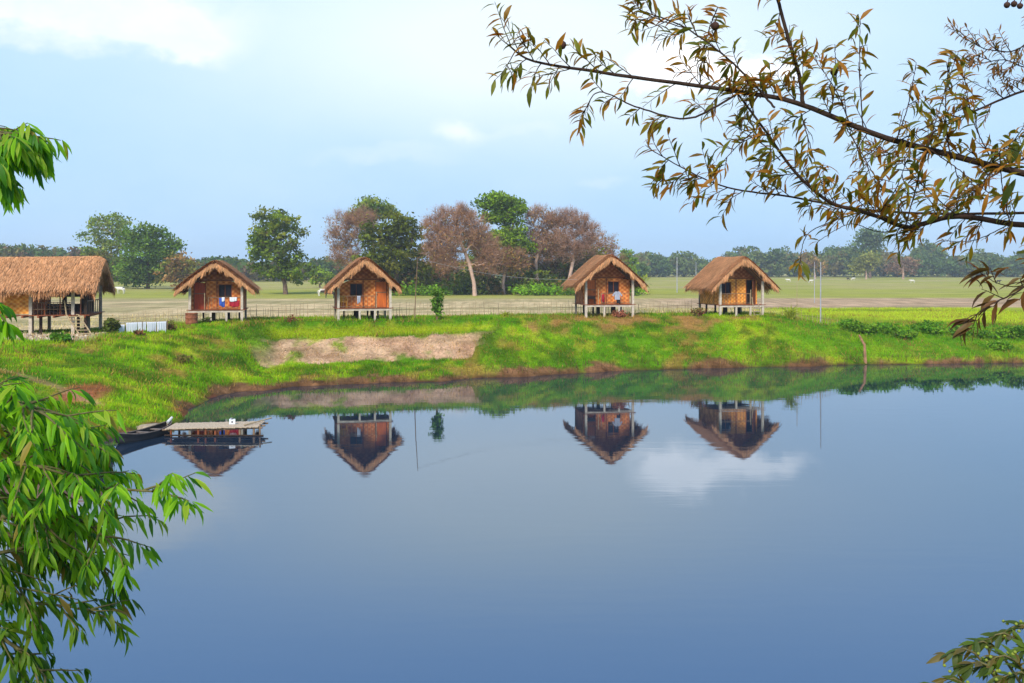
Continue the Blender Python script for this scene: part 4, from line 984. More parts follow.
far_wood('far_forest', lambda r: (r.uniform(330, 640), 262+abs(r.normal(0, 4))), 420, 560, 'hazy far forest glimpsed behind the grove', FARC, 203, 1.3, 110)

def undergrowth():
    r = np.random.default_rng(77); C = []; 
    for i in range(640):
        px = r.uniform(355, 640); d = r.uniform(196, 235); hgt = r.uniform(1, 5.2)*(.55+.6*abs(math.sin(px*.05))) ; X = atx(px, d)
        if 478 < px < 502 and r.random() < .8: hgt = 1.0
        C.append((X, d, 2+r.random()*hgt))
    C = np.array(C); V1, c1 = leaf_cards(r, C, 40, 1.0, .5, [(.07, .12, .015), (.11, .17, .02), (.22, .16, .06), (.17, .22, .03)])
    C2 = np.array([(atx(px, d), d, 2+r.uniform(.2, 1.6)) for px, d in zip(np.concatenate([r.uniform(372, 450, 60), r.uniform(515, 640, 110)]), r.uniform(190, 197, 170))])
    V2, c2 = leaf_cards(r, C2, 30, .7, .42, [(.17, .36, .02), (.12, .27, .015), (.24, .40, .03)])
    V = np.concatenate([V1, V2]); tag(mkmesh('undergrowth', V, np.arange(len(V)).reshape(-1, 4), M_leafy, tint=np.concatenate([c1, c2])), 'low dark and bright green undergrowth beneath the grove', 'undergrowth', kind='stuff')
undergrowth()

# ------------------------------------------------------------------ shrubs and small plants on the bank
def shrub(name, px, d, w, h, cols, label, seed, n=26, leaf=.16, nl=26, group=None, cat='shrub'):
    r = np.random.default_rng(seed); x = atx(px, d); z = gz(x, d); root = empty(name, (x, d, z)); tag(root, label, cat, group); h *= .85 if h < 2 else 1; w *= 1.15
    T = np.stack([r.normal(0, w*.3, n), r.normal(0, w*.25, n), h*(.25+.7*r.random(n))*(1-.3*r.random(n))], 1)
    mb = MB()
    for t in T: mb.tube([(t[0]*.1, t[1]*.1, -.1), (t[0]*.45, t[1]*.45, t[2]*.55), tuple(t)], [.02, .015, .006], 4)
    mb.build('stems', M_wood, root)
    if len(cols) < 3 and h < 1: nl = int(nl*.5); leaf *= .8
    V, C = leaf_cards(r, T, nl, w*.13+.06, leaf, cols); mkmesh('leaves', V, np.arange(len(V)).reshape(-1, 4), M_leafy, root, tint=C)
LUSH = [(.10, .27, .02), (.15, .34, .02), (.08, .21, .02), (.18, .32, .03)]
SG = 'bushy green shrubs along the top of the right bank'
for i, (px, d, w, h, lab) in enumerate(((849, 80, 1.0, .7, 'broad dark green shrub behind the bent post, farthest left of the bank shrubs'), (866, 79.5, 1.2, .8, 'dark green shrub spilling down right behind the bent post'),
        (884, 80.5, 1.2, .7, 'low shrub just right of the bent post'), (905, 79.5, 1.0, .5, 'wide low shrub midway between the bent post and the lookout clump'), (930, 81, 1.3, .8, 'rounded dense shrub in the middle of the right bank top'),
        (962, 80.5, 1.2, .9, 'tall dark shrub below the hanging twig tip'), (985, 80, 1.1, .6, 'wide shrub left of the last shrub at the frame edge'), (1012, 80.5, 1.3, 1.0, 'tallest shrub at the right edge of the frame'),
        (1000, 77.4, 1.1, .4, 'tiny low shrub nearest the water at the right'))):
    shrub('shrub', px, d, w, h, LUSH, lab, 300+i, n=34, group=SG)
shrub('shrub', 437, 74.4, .42, 2.5, [(.10, .22, .03), (.13, .26, .04)], 'slender upright green sapling near the dark leaning pole', 330, n=46, nl=22, cat='sapling')
shrub('shrub', 112, 62.2, .45, 1.2, [(.09, .13, .03), (.12, .14, .04)], 'leafy dark shrub at the left end of the clothes line', 331, n=24)
shrub('shrub', 170, 65.6, .35, .8, [(.18, .10, .06), (.14, .15, .04)], 'dark reddish bush at the right end of the clothes line', 332, n=18)
shrub('shrub', 138, 62.0, .25, .35, [(.22, .10, .06), (.16, .18, .04)], 'small red-brown bush under the clothes line', 333, n=14)
shrub('shrub', 63, 58.6, .6, .5, LUSH, 'small green bush beside the rubble in front of the long house', 334, n=20)
shrub('shrub', 697, 79.5, .8, .8, [(.24, .09, .06), (.16, .14, .04)], 'reddish bush left of the rightmost hut stilts', 335, n=18)
shrub('shrub', 619, 78.0, .8, .45, [(.45, .16, .13), (.3, .12, .08)], 'low pink-flowered bush under the third hut', 336, n=18)
shrub('shrub', 292, 71.6, .6, .4, [(.4, .12, .1), (.2, .14, .06)], 'low pink-flowered bush between the first two small huts', 337, n=14)
shrub('shrub', 183, 58.5, .6, .4, [(.16, .20, .04), (.22, .17, .06)], 'dull dry bush on the bank below the red-door hut', 338, n=22)
shrub('shrub', 208, 70.8, .35, .75, [(.12, .16, .04)], 'spindly plant under the red-door hut beside the drum', 339, n=8, nl=14)
def spiky(px, d, label, seed, h=1.3):
    r = np.random.default_rng(seed); x = atx(px, d); z = gz(x, d); m = 46; P = np.tile([0, 0, 0.], (m, 1)); P += r.normal(0, .12, (m, 3))*[1, 1, 0]
    D = unit(np.stack([r.normal(0, .38, m), r.normal(0, .35, m), np.ones(m)], 1)); side = unit(np.cross(D, r.normal(size=(m, 3)))); Ln = h*r.uniform(.5, 1.1, m)
    V, Fq = ribbons(P, D, Ln*.6, np.full(m, .09), side, .9); tip = P+D*(Ln*.6)[:, None]; D2 = unit(D+np.stack([D[:, 0]*1.8, D[:, 1]*1.8, -np.full(m, .5)], 1)); V2, F2 = ribbons(tip, D2, Ln*.5, np.full(m, .08), side, .1)
    o = mkmesh('spiky_plant', np.concatenate([V, V2]), np.concatenate([Fq, F2+4*m]), M_grass, tint=np.tile(np.array([.34, .38, .04]), (8*m, 1))*np.repeat(r.uniform(.6, 1.3, 2*m), 4)[:, None], loc=(x, d, z)); tag(o, label, 'plant')
spiky(790, 79.3, 'yellow-green spiky plant on the crest right of the last hut', 350)
spiky(506, 76.6, 'small yellowish reed tuft on the crest between the middle huts', 351, .7)
def reeds():
    r = np.random.default_rng(61); n = 700; x = r.uniform(-15, 38, n); yb = np.interp(x, SH[:17][::-1, 0], SH[:17][::-1, 1]); y = yb+r.uniform(-.1, .8, n); z, *_ = terrain(x, y)
    P = np.stack([x, y, z-.03], 1); D = unit(np.stack([r.normal(0, .35, n), r.normal(-.2, .3, n), np.ones(n)], 1)); side = np.tile([1., 0, 0], (n, 1))
    V, Fq = ribbons(P, D, r.uniform(.2, .6, n), np.full(n, .03), side, .3); c = np.array([(.26, .15, .08), (.15, .17, .04), (.10, .06, .04)])[r.integers(0, 3, n)]
    tag(mkmesh('waterside_stalks', V, Fq, M_grass, tint=np.repeat(c, 4, 0)), 'dry brown stalks fringing the waterline of the far bank', 'reeds', kind='stuff')
reeds()

# ------------------------------------------------------------------ cattle
def cow(m, label, loc, rz, scale=1.0, first=[None, None]):
    i = 0 if m is M_cowW else 1
    if first[i] is None:
        me = bpy.data.meshes.new('cow'); 
        vs = [(0, 0, 1.05), (.55, 0, 1.08), (1.0, 0, 1.12), (1.35, 0, 1.25), (1.62, 0, 1.30), (1.85, 0, 1.15), (-.45, 0, 1.08),
              (.85, .17, .85), (.88, .18, .45), (.86, .18, .0), (.85, -.17, .85), (.84, -.18, .45), (.90, -.18, .0),
              (-.42, .17, .85), (-.54, .18, .48), (-.46, .18, .0), (-.42, -.17, .85), (-.50, -.18, .48), (-.40, -.18, .0), (-.72, 0, 1.0), (-.78, 0, .5),
              (1.60, .16, 1.38), (1.60, -.16, 1.38)]
        es = [(0, 1), (1, 2), (2, 3), (3, 4), (4, 5), (0, 6), (2, 7), (7, 8), (8, 9), (2, 10), (10, 11), (11, 12), (6, 13), (13, 14), (14, 15), (6, 16), (16, 17), (17, 18), (6, 19), (19, 20), (4, 21), (4, 22)]
        rs = [.36, .36, .30, .19, .15, .09, .32, .15, .07, .06, .15, .07, .06, .18, .08, .06, .18, .08, .06, .05, .03, .04, .04]
        me.from_pydata(vs, es, []); o = bpy.data.objects.new('cow', me); COL.objects.link(o)
        sk = o.modifiers.new('skin', 'SKIN'); o.modifiers.new('sub', 'SUBSURF').levels = 1; o.modifiers['sub'].render_levels = 1
        for k, v in enumerate(me.skin_vertices[0].data): v.radius = (rs[k], rs[k]); v.use_root = (k == 0)
        dg = bpy.context.evaluated_depsgraph_get(); m2 = bpy.data.meshes.new_from_object(o.evaluated_get(dg)); o.modifiers.clear(); o.data = m2; m2.materials.clear(); m2.materials.append(m)
        first[i] = o
    else: o = first[i].copy(); COL.objects.link(o)
    o.location = loc; o.rotation_euler = (0, 0, rz); o.scale = (scale,)*3; tag(o, label, 'cow', 'cattle grazing in the field'); return o
def pc(px, y): d = 5.1*F/(y-HZ); return (atx(px, d), d, gz(atx(px, d), d)+.0)
cow(M_cowW, 'white cow grazing just right of the long house', pc(122, 294), 2.8)
cow(M_cowW, 'white cow left of the second small hut beside a brown one', pc(321.5, 296), .4)
cow(M_cowD, 'brown cow just left of the second small hut', pc(331, 298), 3.3)
cow(M_cowW, 'white cow far out in the field right of the grey pole foot stakes', pc(810, 283), .2, .85)
cow(M_cowW, 'white cow farthest away at the edge of the far forest', pc(852.5, 280.3), .1, .85)
cow(M_cowD, 'dark cow beside the white cow at the edge of the far forest', pc(848.5, 280.3), 1.9, .85)
cow(M_cowW, 'white cow midway between the far white cow and the dark pair', pc(913, 283), 3.0, .85)
cow(M_cowD, 'dark cow near the right, left of the pair above the twig leaves', pc(970, 283), 1.2, .85)
cow(M_cowD, 'dark cow nearest the right edge of the field', pc(998, 283.5), .3, .85)
cow(M_cowW, 'pale cow out in the field left of the yellowish stick', pc(789, 282), 2.9, .85)

# ------------------------------------------------------------------ foreground trees
def leaf_mesh(items, fold=.25, nseg=5):
    """items: list of (base, dir, normal, length, width, curl, colour)"""
    V, Fq, C = [], [], []
    prof = [(0, .05), (.18, .62), (.42, 1.0), (.68, .72), (.88, .30), (1.0, .0)]
    for (p, d, nn, Ln, W, curl, col) in items:
        d = d.normalized(); side = d.cross(nn)
        if side.length < .05: side = d.cross(Vector((1, .3, 0)))
        side.normalize(); up = side.cross(d).normalized(); b = len(V); pos = Vector(p); dd = d.copy(); last = 0
        for t, w in prof:
            step = (t-last)*Ln; last = t; pos = pos+dd*step; dd = (dd-up*curl*(t-0.0)*.5+Vector((0, 0, -.12*curl))).normalized()
            hw = W*.5*w; lift = up*hw*fold
            V.append(tuple(pos-side*hw+lift)); V.append(tuple(pos)); V.append(tuple(pos+side*hw+lift)); C += [col, tuple(c*.82 for c in col), col]
        for i in range(len(prof)-1):
            q = b+i*3; Fq += [(q, q+1, q+4, q+3), (q+1, q+2, q+5, q+4)]
    return V, Fq, C
def smooth_path(pts, n):
    P = [Vector(p) for p in pts]; out = []; m = len(P)-1
    for i in range(n+1):
        u = i/n*m; k = min(int(u), m-1); f = u-k; p0 = P[max(k-1, 0)]; p1 = P[k]; p2 = P[k+1]; p3 = P[min(k+2, m)]
        out.append(.5*((2*p1)+(p2-p0)*f+(2*p0-5*p1+4*p2-p3)*f*f+(3*p1-p0-3*p2+p3)*f**3))
    return out
def rv(r, s=1): return Vector((r.gauss(0, s), r.gauss(0, s), r.gauss(0, s)))

def left_tree():
    r = random.Random(42); root = empty('overhanging_tree', (-3.7, 4.3, gz(-3.7, 4.3))); bx = root.location.copy()
    tag(root, 'tree at the left with drooping bright green lance-shaped leaves overhanging the pond', 'tree')
    W = MB(); items = []
    off = lambda v: v-bx
    trunk = smooth_path([bx-Vector((0, 0, .4)), bx+Vector((.05, 0, 1.2)), (-3.6, 4.4, 6.2), (-3.5, 4.6, 7.6), (-3.7, 4.6, 9.3)], 14)
    MB().tube([off(p) for p in trunk], [.17-.009*i for i in range(len(trunk))], 10).build('trunk', M_bark, root, True)
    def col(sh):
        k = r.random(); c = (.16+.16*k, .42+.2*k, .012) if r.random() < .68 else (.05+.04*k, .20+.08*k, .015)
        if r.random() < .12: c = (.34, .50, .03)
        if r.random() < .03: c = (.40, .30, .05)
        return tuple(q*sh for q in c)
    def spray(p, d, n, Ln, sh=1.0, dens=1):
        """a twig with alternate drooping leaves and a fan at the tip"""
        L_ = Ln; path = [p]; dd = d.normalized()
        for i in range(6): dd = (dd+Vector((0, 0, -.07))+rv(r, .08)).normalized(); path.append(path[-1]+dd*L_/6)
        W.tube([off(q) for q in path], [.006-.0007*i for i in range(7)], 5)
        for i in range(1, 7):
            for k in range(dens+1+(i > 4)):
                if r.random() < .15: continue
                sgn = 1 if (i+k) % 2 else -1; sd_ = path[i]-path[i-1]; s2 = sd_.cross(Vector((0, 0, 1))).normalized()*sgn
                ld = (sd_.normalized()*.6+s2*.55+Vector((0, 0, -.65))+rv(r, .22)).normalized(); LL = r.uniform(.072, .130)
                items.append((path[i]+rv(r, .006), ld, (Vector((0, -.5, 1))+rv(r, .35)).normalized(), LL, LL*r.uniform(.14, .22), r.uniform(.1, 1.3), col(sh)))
    def branch(pts, ds, nsp, Ls, r0=.02, sh=1.0, dens=1, t0=.25):
        pts = [(a-10 if b > 350 else a, b) for a, b in pts]
        P = smooth_path([Vector(at(px, py, d)) for (px, py), d in zip(pts, ds)], 20)
        W.tube([off(q) for q in P], [r0*(1-i/24) for i in range(21)], 7)
        for i in range(nsp):
            t = t0+(1-t0)*(i+.5)/nsp; k = int(t*20); d = (P[min(k+1, 20)]-P[k-1]).normalized(); s = d.cross(Vector((0, 0, 1))).normalized()*(1 if i % 2 else -1)
            spray(P[k], d*.6+s*r.uniform(.2, .9)+Vector((0, 0, r.uniform(-.25, .55))), 6, Ls*r.uniform(.6, 1.2), sh, dens)
        spray(P[20], (P[20]-P[18]), 6, Ls*.8, sh, dens+1)
    def feeder(a, zt):   # limb from the trunk to the off-frame start of the branches
        Q = smooth_path([(-3.6, 4.4, zt), (-3.1, 4.4, zt+.15), a], 8); W.tube([off(p) for p in Q], [.036-.0022*i for i in range(9)], 8)
        for i in range(1, 8): spray(Q[i], Vector((.15, r.uniform(-.8, .8), r.uniform(-.2, .6))), 6, .24, .7, 1)
    S_ = at(-110, 430, 4.5); feeder(S_, 5.9)
    branch([(-110, 430), (-40, 418), (20, 410), (62, 424)], [4.5, 4.4, 4.3, 4.2], 16, .28, .022, dens=2, t0=.15)
    branch([(-110, 430), (-20, 446), (35, 440), (75, 456)], [4.5, 4.5, 4.5, 4.4], 16, .27, .022, dens=2)
    branch([(-110, 430), (-40, 408), (15, 402), (50, 412)], [4.5, 4.2, 4.1, 4.0], 15, .24, .016, dens=2)
    branch([(-110, 430), (-40, 425), (30, 428), (80, 434), (100, 446)], [4.5, 4.6, 4.6, 4.6, 4.6], 20, .20, .014, dens=3, sh=.8)
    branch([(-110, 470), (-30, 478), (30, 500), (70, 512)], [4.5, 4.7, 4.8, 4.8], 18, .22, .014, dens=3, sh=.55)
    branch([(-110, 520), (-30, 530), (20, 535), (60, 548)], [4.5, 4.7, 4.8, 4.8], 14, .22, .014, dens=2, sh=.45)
    branch([(-110, 430), (-20, 462), (40, 465), (85, 478)], [4.5, 4.3, 4.2, 4.2], 13, .24, .016, dens=2)
    branch([(-110, 470), (-10, 470), (50, 482), (115, 488), (170, 492)], [4.6, 4.5, 4.4, 4.3, 4.2], 12, .26, .02, dens=2)
    branch([(-110, 430), (-30, 426), (20, 430), (70, 436)], [4.5, 4.7, 4.8, 4.9], 15, .26, .02, dens=2)
    branch([(-110, 520), (-10, 520), (50, 512), (90, 520), (118, 540)], [4.6, 4.6, 4.6, 4.5, 4.4], 13, .26, .018, dens=2, sh=.8)
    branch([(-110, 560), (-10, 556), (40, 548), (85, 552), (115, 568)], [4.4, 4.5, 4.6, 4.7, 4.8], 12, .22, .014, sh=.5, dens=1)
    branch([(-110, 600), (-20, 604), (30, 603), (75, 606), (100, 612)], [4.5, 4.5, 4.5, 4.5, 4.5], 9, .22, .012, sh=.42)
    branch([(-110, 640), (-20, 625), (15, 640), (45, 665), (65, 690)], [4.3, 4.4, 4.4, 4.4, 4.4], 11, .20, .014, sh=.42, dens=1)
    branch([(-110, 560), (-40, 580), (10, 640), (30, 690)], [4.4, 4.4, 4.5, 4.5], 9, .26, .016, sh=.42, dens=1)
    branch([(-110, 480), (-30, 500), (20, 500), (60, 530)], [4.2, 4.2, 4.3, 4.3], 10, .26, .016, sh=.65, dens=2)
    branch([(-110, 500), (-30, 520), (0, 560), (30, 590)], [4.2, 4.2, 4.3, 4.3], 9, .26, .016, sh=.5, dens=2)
    for zt, p in ((5.4, (-110, 520)), (5.2, (-110, 560)), (5.0, (-110, 600)), (4.9, (-110, 640)), (5.7, (-110, 480))): feeder(at(p[0], p[1], 4.4), zt)
    for k in range(26):       # the rest of the crown, away from the pond
        z = 6.3+3.0*k/26; a = math.radians(r.uniform(95, 265)) if z < 8.6 else math.radians(r.uniform(0, 360)); Lb = r.uniform(1.0, 1.9)
        if math.cos(a) > 0: Lb = min(Lb, .75); z += .9
        z = min(z, 9.15)
        b0 = Vector((-3.6, 4.56, z)); b1 = b0+Vector((math.cos(a)*Lb*.6, math.sin(a)*Lb*.6, .35)); b2 = b0+Vector((math.cos(a)*Lb, math.sin(a)*Lb, .25))
        P = smooth_path([b0, b1, b2], 10); W.tube([off(q) for q in P], [.024-.002*i for i in range(11)], 7)
        for i in range(16): q = P[min(2+i//2, 10)]; spray(q, rv(r, .6)+(b2-b0).normalized()*.6, 6, .3, .8, 2)
    feeder(at(-90, 96, 4.5), 7.3)
    branch([(-90, 96), (-50, 118), (-5, 130), (22, 138)], [4.5, 4.4, 4.3, 4.3], 18, .16, .014, dens=2, t0=.3)
    branch([(-90, 96), (-60, 122), (-15, 130), (10, 140)], [4.5, 4.3, 4.2, 4.2], 18, .17, .012, dens=3, t0=.35)
    branch([(-90, 96), (-60, 140), (-25, 158), (-4, 168)], [4.5, 4.3, 4.2, 4.2], 12, .14, .010, dens=2, t0=.35)
    branch([(-90, 96), (-50, 128), (-15, 140), (8, 146)], [4.5, 4.5, 4.5, 4.5], 14, .14, .012, dens=2, t0=.4)
    feeder(at(-80, 300, 4.5), 6.4)
    branch([(-80, 300), (-50, 302), (-28, 304), (-6, 312)], [4.5, 4.4, 4.3, 4.3], 5, .10, .008, t0=.6)
    W.build('branches', M_greenbranch, root, True)
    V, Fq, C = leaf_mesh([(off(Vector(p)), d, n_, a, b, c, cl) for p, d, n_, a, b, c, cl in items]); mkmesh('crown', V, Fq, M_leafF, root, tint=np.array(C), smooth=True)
left_tree()

def right_tree():
    r = random.Random(17); root = empty('overhanging_tree', (4.6, 5.2, gz(4.6, 5.2))); bx = root.location.copy()
    tag(root, 'tree at the right whose thin branches with olive-brown leaves cross the sky', 'tree')
    W = MB(); items = []; tw = []
    off = lambda v: Vector(v)-bx
    trunk = smooth_path([bx-Vector((0, 0, .4)), bx+Vector((-.1, 0, 1.5)), (4.3, 5.3, 6.9), (4.2, 5.3, 7.9), (4.5, 5.4, 9.8)], 14)
    MB().tube([off(p) for p in trunk], [.15-.008*i for i in range(len(trunk))], 10).build('trunk', M_branch, root, True)
    OL = [(.29, .22, .016), (.35, .21, .016), (.40, .17, .016), (.20, .21, .018), (.42, .22, .035), (.13, .15, .014)]
    def twig(p, d, L_, nl, lmin, lmax, cols=OL, up=.0, curve=.055, rad=.003):
        path = [Vector(p)]; dd = d.normalized(); n = 7
        for i in range(n): dd = (dd+Vector((0, 0, up))+rv(r, curve)).normalized(); path.append(path[-1]+dd*L_/n)
        W.tube([off(q) for q in path], [rad*(1-.09*i) for i in range(n+1)], 5)
        for i in range(nl):
            t = .12+.88*(i+.5)/nl; k = t*n; j = min(int(k), n-1); q = path[j].lerp(path[j+1], k-j); sd_ = (path[j+1]-path[j]).normalized()
            s2 = sd_.cross(Vector((0, .9, .35))).normalized()*(1 if i % 2 else -1)
            ld = (sd_*.5+s2*.85+Vector((-.45, 0, -.12))+rv(r, .18)).normalized(); LL = r.uniform(lmin, lmax); c = r.choice(cols); kk = r.uniform(.75, 1.25)
            items.append((q, ld, (Vector((0, -.3, 1))+rv(r, .5)).normalized(), LL, LL*r.uniform(.20, .28), r.uniform(.2, 1.4), tuple(x*kk for x in c)))
        return path
    def branch(pts, ds, r0, r1, nt, Lt, nl=8, lm=(.055, .108), t0=.05, ups=.5, cols=OL, sub=True):
        P = smooth_path([at(px, py, d) for (px, py), d in zip(pts, ds)], 40)
        P = [p+rv(r, .0009) for p in P]
        W.tube([off(q) for q in P], [r0+(r1-r0)*i/40 for i in range(41)], 7)
        for i in range(nt):
            t = t0+(1-t0)*(i+r.random())/nt; k = min(max(int(t*40), 1), 39); d = (P[k+1]-P[k-1]).normalized(); upv = Vector((0, 0, 1)) if r.random() < ups else Vector((0, 0, -1))
            pa = twig(P[k], d*r.uniform(.3, .9)+upv*r.uniform(.3, .9)+Vector((0, r.uniform(-.5, .5), 0)), Lt*r.uniform(.45, 1.15), nl, *lm, cols)
            if sub and r.random() < .3: twig(pa[3], (pa[4]-pa[2]).normalized()+rv(r, .5), Lt*.45, max(4, nl-3), *lm, cols)
        twig(P[40], P[40]-P[37], Lt*.4, 4, *lm, cols)
        return P
    for a, zt in (((1120, 196, 5.2), 7.35), ((1120, 226, 5.3), 7.2), ((1120, 60, 5.4), 7.9), ((1120, 250, 4.6), 6.9), ((1120, -60, 5.2), 8.5)):
        q = smooth_path([(4.28, 5.3, zt), (3.8, 5.25, zt+.02), at(*a)], 8); W.tube([off(p) for p in q], [.036-.0024*i for i in range(9)], 8)
        for i in range(1, 9):
            for _ in range(3): twig(q[i], rv(r, .5)+Vector((-.3, 0, .3)), .24, 8, .05, .10)
    for k in range(30):      # the rest of the crown, beyond the frame
        z = 6.8+3.2*k/30; a = math.radians(r.uniform(-95, 95)) if z < 9.0 else math.radians(r.uniform(0, 360)); Lb = r.uniform(1.0, 2.0)
        if math.cos(a) < 0: Lb = min(Lb, .8); z += .8
        z = min(z, 9.6)
        b0 = Vector((4.3, 5.35, z)); b1 = b0+Vector((math.cos(a)*Lb*.6, math.sin(a)*Lb*.6, .35)); b2 = b0+Vector((math.cos(a)*Lb, math.sin(a)*Lb, .45))
        P = smooth_path([b0, b1, b2], 10); W.tube([off(q) for q in P], [.03-.0026*i for i in range(11)], 7)
        for i in range(16): twig(P[min(2+i//2, 10)], rv(r, .6)+(b2-b0).normalized()*.5, .3, 9, .055, .108)
    # the main limb, right edge to far left tip
    branch([(1120, 196), (1024, 174), (950, 155), (880, 136), (800, 104), (740, 92), (640, 78), (570, 68), (530, 60), (508, 45)], [5.2, 5.15, 5.1, 5.05, 5.0, 4.95, 4.9, 4.85, 4.8, 4.8], .020, .0038, 38, .20, 8, t0=.08, ups=.55)
    # second limb below it
    branch([(1120, 226), (1024, 225), (960, 216), (925, 223), (905, 227), (870, 214), (830, 202), (795, 172), (765, 130), (735, 90)], [5.3, 5.3, 5.25, 5.2, 5.2, 5.15, 5.1, 5.05, 5.0, 4.95], .017, .005, 36, .22, 9, t0=.05, ups=.5)
    branch([(1050, 212), (960, 214), (870, 210), (790, 197), (730, 188), (690, 172), (655, 152)], [5.3, 5.3, 5.3, 5.25, 5.2, 5.2, 5.2], .008, .0025, 26, .17, 7, ups=.45)
    # upright shoots and the steep one leaving the frame
    branch([(803, 106), (800, 80), (790, 45), (778, 0), (770, -40)], [5.0, 5.0, 5.0, 5.0, 5.0], .011, .008, 13, .2, 7, ups=.5)
    branch([(775, 108), (745, 75), (715, 48), (680, 25), (645, 12)], [4.95, 4.95, 4.9, 4.9, 4.9], .006, .003, 13, .15, 7, ups=.5)
    branch([(690, 30), (660, 20), (640, 12), (636, 14)], [4.9]*4, .003, .002, 4, .10, 6)
    branch([(740, 92), (690, 118), (640, 108), (600, 92), (585, 110)], [4.95, 4.9, 4.85, 4.8, 4.8], .006, .002, 9, .12, 6, ups=.4)
    for x0, y0, x1, y1 in ((863, 130, 860, 25), (950, 155, 950, 60), (897, 140, 915, 70), (905, 227, 955, 60), (830, 115, 835, 50), (995, 165, 965, 80), (700, 84, 712, 20), (880, 212, 905, 165), (925, 146, 985, 190), (840, 118, 880, 185), (800, 110, 820, 180), (760, 125, 720, 165), (985, 168, 1030, 130), (780, 160, 740, 130), (900, 140, 960, 110), (955, 214, 900, 160), (1010, 222, 1000, 160), (850, 125, 815, 60), (760, 98, 800, 50)):
        branch([(x0, y0), ((x0+x1)/2+r.uniform(-8, 8), (y0+y1)/2), (x1, y1)], [5.05, 5.0, 5.0+r.uniform(-.2, .2)], .0036, .0016, 6, .12, 5, ups=.5)
    # the finer, redder twigs at the far right
    RD = [(.42, .22, .09), (.36, .17, .06), (.25, .18, .06)]
    branch([(1120, 60), (1060, 78), (1010, 96), (960, 118), (900, 150), (870, 158)], [5.6]*6, .009, .003, 34, .22, 11, (.03, .062), ups=.6, cols=RD)
    branch([(1120, -60), (1050, -10), (1024, 45), (990, 50), (965, 38)], [5.4]*5, .006, .002, 18, .16, 10, (.028, .055), ups=.5, cols=RD)
    branch([(1120, 60), (1040, 70), (1005, 60), (975, 65)], [5.5]*4, .005, .002, 14, .14, 10, (.028, .055), ups=.5, cols=RD)
    branch([(1120, 120), (1060, 140), (1000, 172), (960, 196)], [5.3]*4, .008, .003, 16, .2, 9, (.04, .08), ups=.5)
    # hanging twigs
    branch([(905, 227), (880, 232), (850, 224), (820, 240)], [5.2]*4, .003, .0015, 2, .05, 3)
    branch([(1010, 224), (975, 240), (945, 241)], [5.3]*3, .003, .0015, 2, .05, 3, (.03, .05), sub=False)
    branch([(860, 212), (810, 232), (800, 262)], [5.1]*3, .003, .0015, 3, .05, 4)
    branch([(700, 172), (690, 178), (660, 180)], [5.2]*3, .003, .0015, 3, .08, 5)
    BR = [(.22, .10, .03), (.16, .10, .03), (.12, .07, .025)]
    branch([(1120, 250), (1060, 262), (1020, 290), (990, 305), (972, 318)], [4.6]*5, .006, .002, 8, .10, 5, (.08, .13), ups=.45, cols=BR, sub=False)
    branch([(1060, 262), (1024, 285), (1000, 284), (985, 276)], [4.6]*4, .003, .0015, 4, .08, 4, (.08, .13), cols=BR, sub=False)
    # dark broad leaves right at the edge
    for k in range(14):
        p = at(r.uniform(985, 1075), r.uniform(120, 235), r.uniform(4.6, 5.2)); items.append((p, (Vector((-.5, 0, -1))+rv(r, .4)).normalized(), Vector((0, -1, .4))+rv(r, .4), r.uniform(.10, .16), r.uniform(.035, .055), .4, (.06, .09, .015)))
    W.build('branches', M_branch, root, True)
    V, Fq, C = leaf_mesh([(off(p), d, n_, a, b, c, cl) for p, d, n_, a, b, c, cl in items], fold=.35); mkmesh('crown', V, Fq, M_leafR, root, tint=np.array(C), smooth=True)
    for (px, py, d, rr) in ((562, 45, 4.85, .022), (715, 26, 4.9, .022), (834, 72, 5.0, .02), (1007, 5, 5.2, .017), (1014, 4, 5.2, .017), (1020, 6, 5.2, .016)):
        p = off(at(px, py, d)); m = MB(); m.lathe([(0.001, -rr), (rr*.6, -rr*.8), (rr, -.1*rr), (rr*.85, rr*.55), (rr*.3, rr*.95), (0.001, rr)], 10, p); m.tube([p+Vector((0, 0, rr*.9)), p+Vector((.01, 0, rr*2.2))], .003, 5)
        m.build('seed_pod', mat('seed_pod_brown', (.07, .03, .02), .8, noise=.4, nscale=40), root, True)
right_tree()

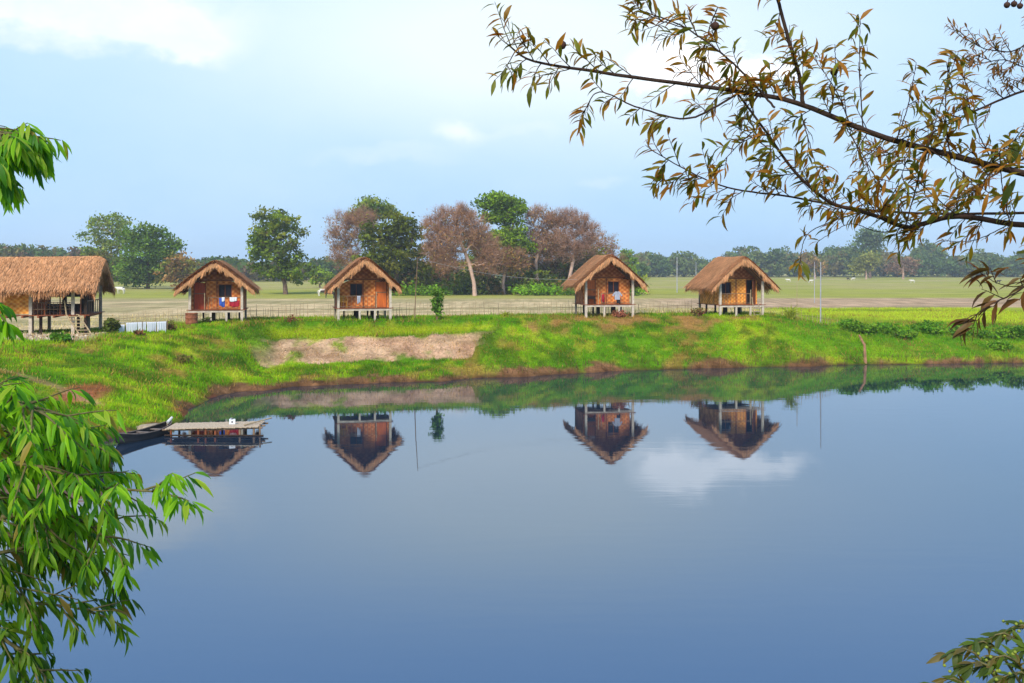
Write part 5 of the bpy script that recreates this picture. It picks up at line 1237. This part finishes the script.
def right_shrub():
    r = random.Random(5); bz = gz(3.1, 5.2); root = empty('flowering_shrub', (3.1, 5.2, bz)); bx = root.location.copy(); tag(root, 'leafy shrub with small yellow buds in the bottom right corner', 'shrub')
    W = MB(); items = []; buds = []; off = lambda v: Vector(v)-bx
    for (px, py, d, dens) in ((946, 655, 4.9, 5), (965, 648, 5.0, 6), (985, 640, 5.0, 7), (1003, 632, 5.1, 7), (1020, 628, 5.1, 6), (960, 668, 4.8, 7), (985, 662, 4.8, 8), (1010, 655, 4.9, 8), (935, 684, 4.8, 5), (915, 690, 4.8, 3), (1000, 678, 4.7, 8), (1024, 670, 4.8, 8), (1045, 640, 5, 7), (1050, 670, 4.8, 7)):
        tip = at(px, py, d); P = smooth_path([bx, bx.lerp(tip, .55)+Vector((.25, 0, -.05)), tip+Vector((.18, 0, -.03)), tip], 14); W.tube([off(q) for q in P], [.016-.001*i for i in range(15)], 5)
        for i in range(dens*3):
            t = r.uniform(9, 14); k = min(int(t), 13); q = P[k].lerp(P[k+1], t-k); sd_ = (P[k+1]-P[k]).normalized(); Ln = r.uniform(.06, .12); c = r.choice([(.10, .14, .02), (.07, .12, .02), (.18, .14, .03), (.12, .20, .02)])
            items.append((q, (sd_+rv(r, .5)+Vector((0, 0, -.25))).normalized(), (Vector((0, -.3, 1))+rv(r, .4)), Ln, Ln*.28, r.uniform(.1, .7), c))
        for i in range(dens): buds.append(P[13]+rv(r, .05)+Vector((.06, 0, -.02)))
    W.build('stems', M_greenbranch, root, True)
    V, Fq, C = leaf_mesh([(off(p), d, n_, a, b, c, cl) for p, d, n_, a, b, c, cl in items]); mkmesh('leaves', V, Fq, M_leafR, root, tint=np.array(C), smooth=True)
    m = MB()
    for b in buds: m.lathe([(.001, -.008), (.008, -.003), (.009, .003), (.001, .009)], 7, off(b))
    m.build('buds', mat('yellow_buds', (.22, .27, .03), .7), root, True)['kind'] = 'stuff'
right_shrub()

# ------------------------------------------------------------------ haze
hz = MB().box(-1650, 1650, -320, 1750, -3.5, 45).build('haze', bpy.data.materials.new('haze'))
m = hz.data.materials[0]; m.use_nodes = True; m.node_tree.nodes.clear(); o_ = m.node_tree.nodes.new('ShaderNodeOutputMaterial'); v_ = m.node_tree.nodes.new('ShaderNodeVolumePrincipled')
v_.inputs['Color'].default_value = (.88, .95, 1.0, 1); v_.inputs['Density'].default_value = .00034; v_.inputs['Anisotropy'].default_value = .1
m.node_tree.links.new(v_.outputs[0], o_.inputs['Volume']); tag(hz, 'thin pale blue haze over the whole place', 'haze', kind='stuff')
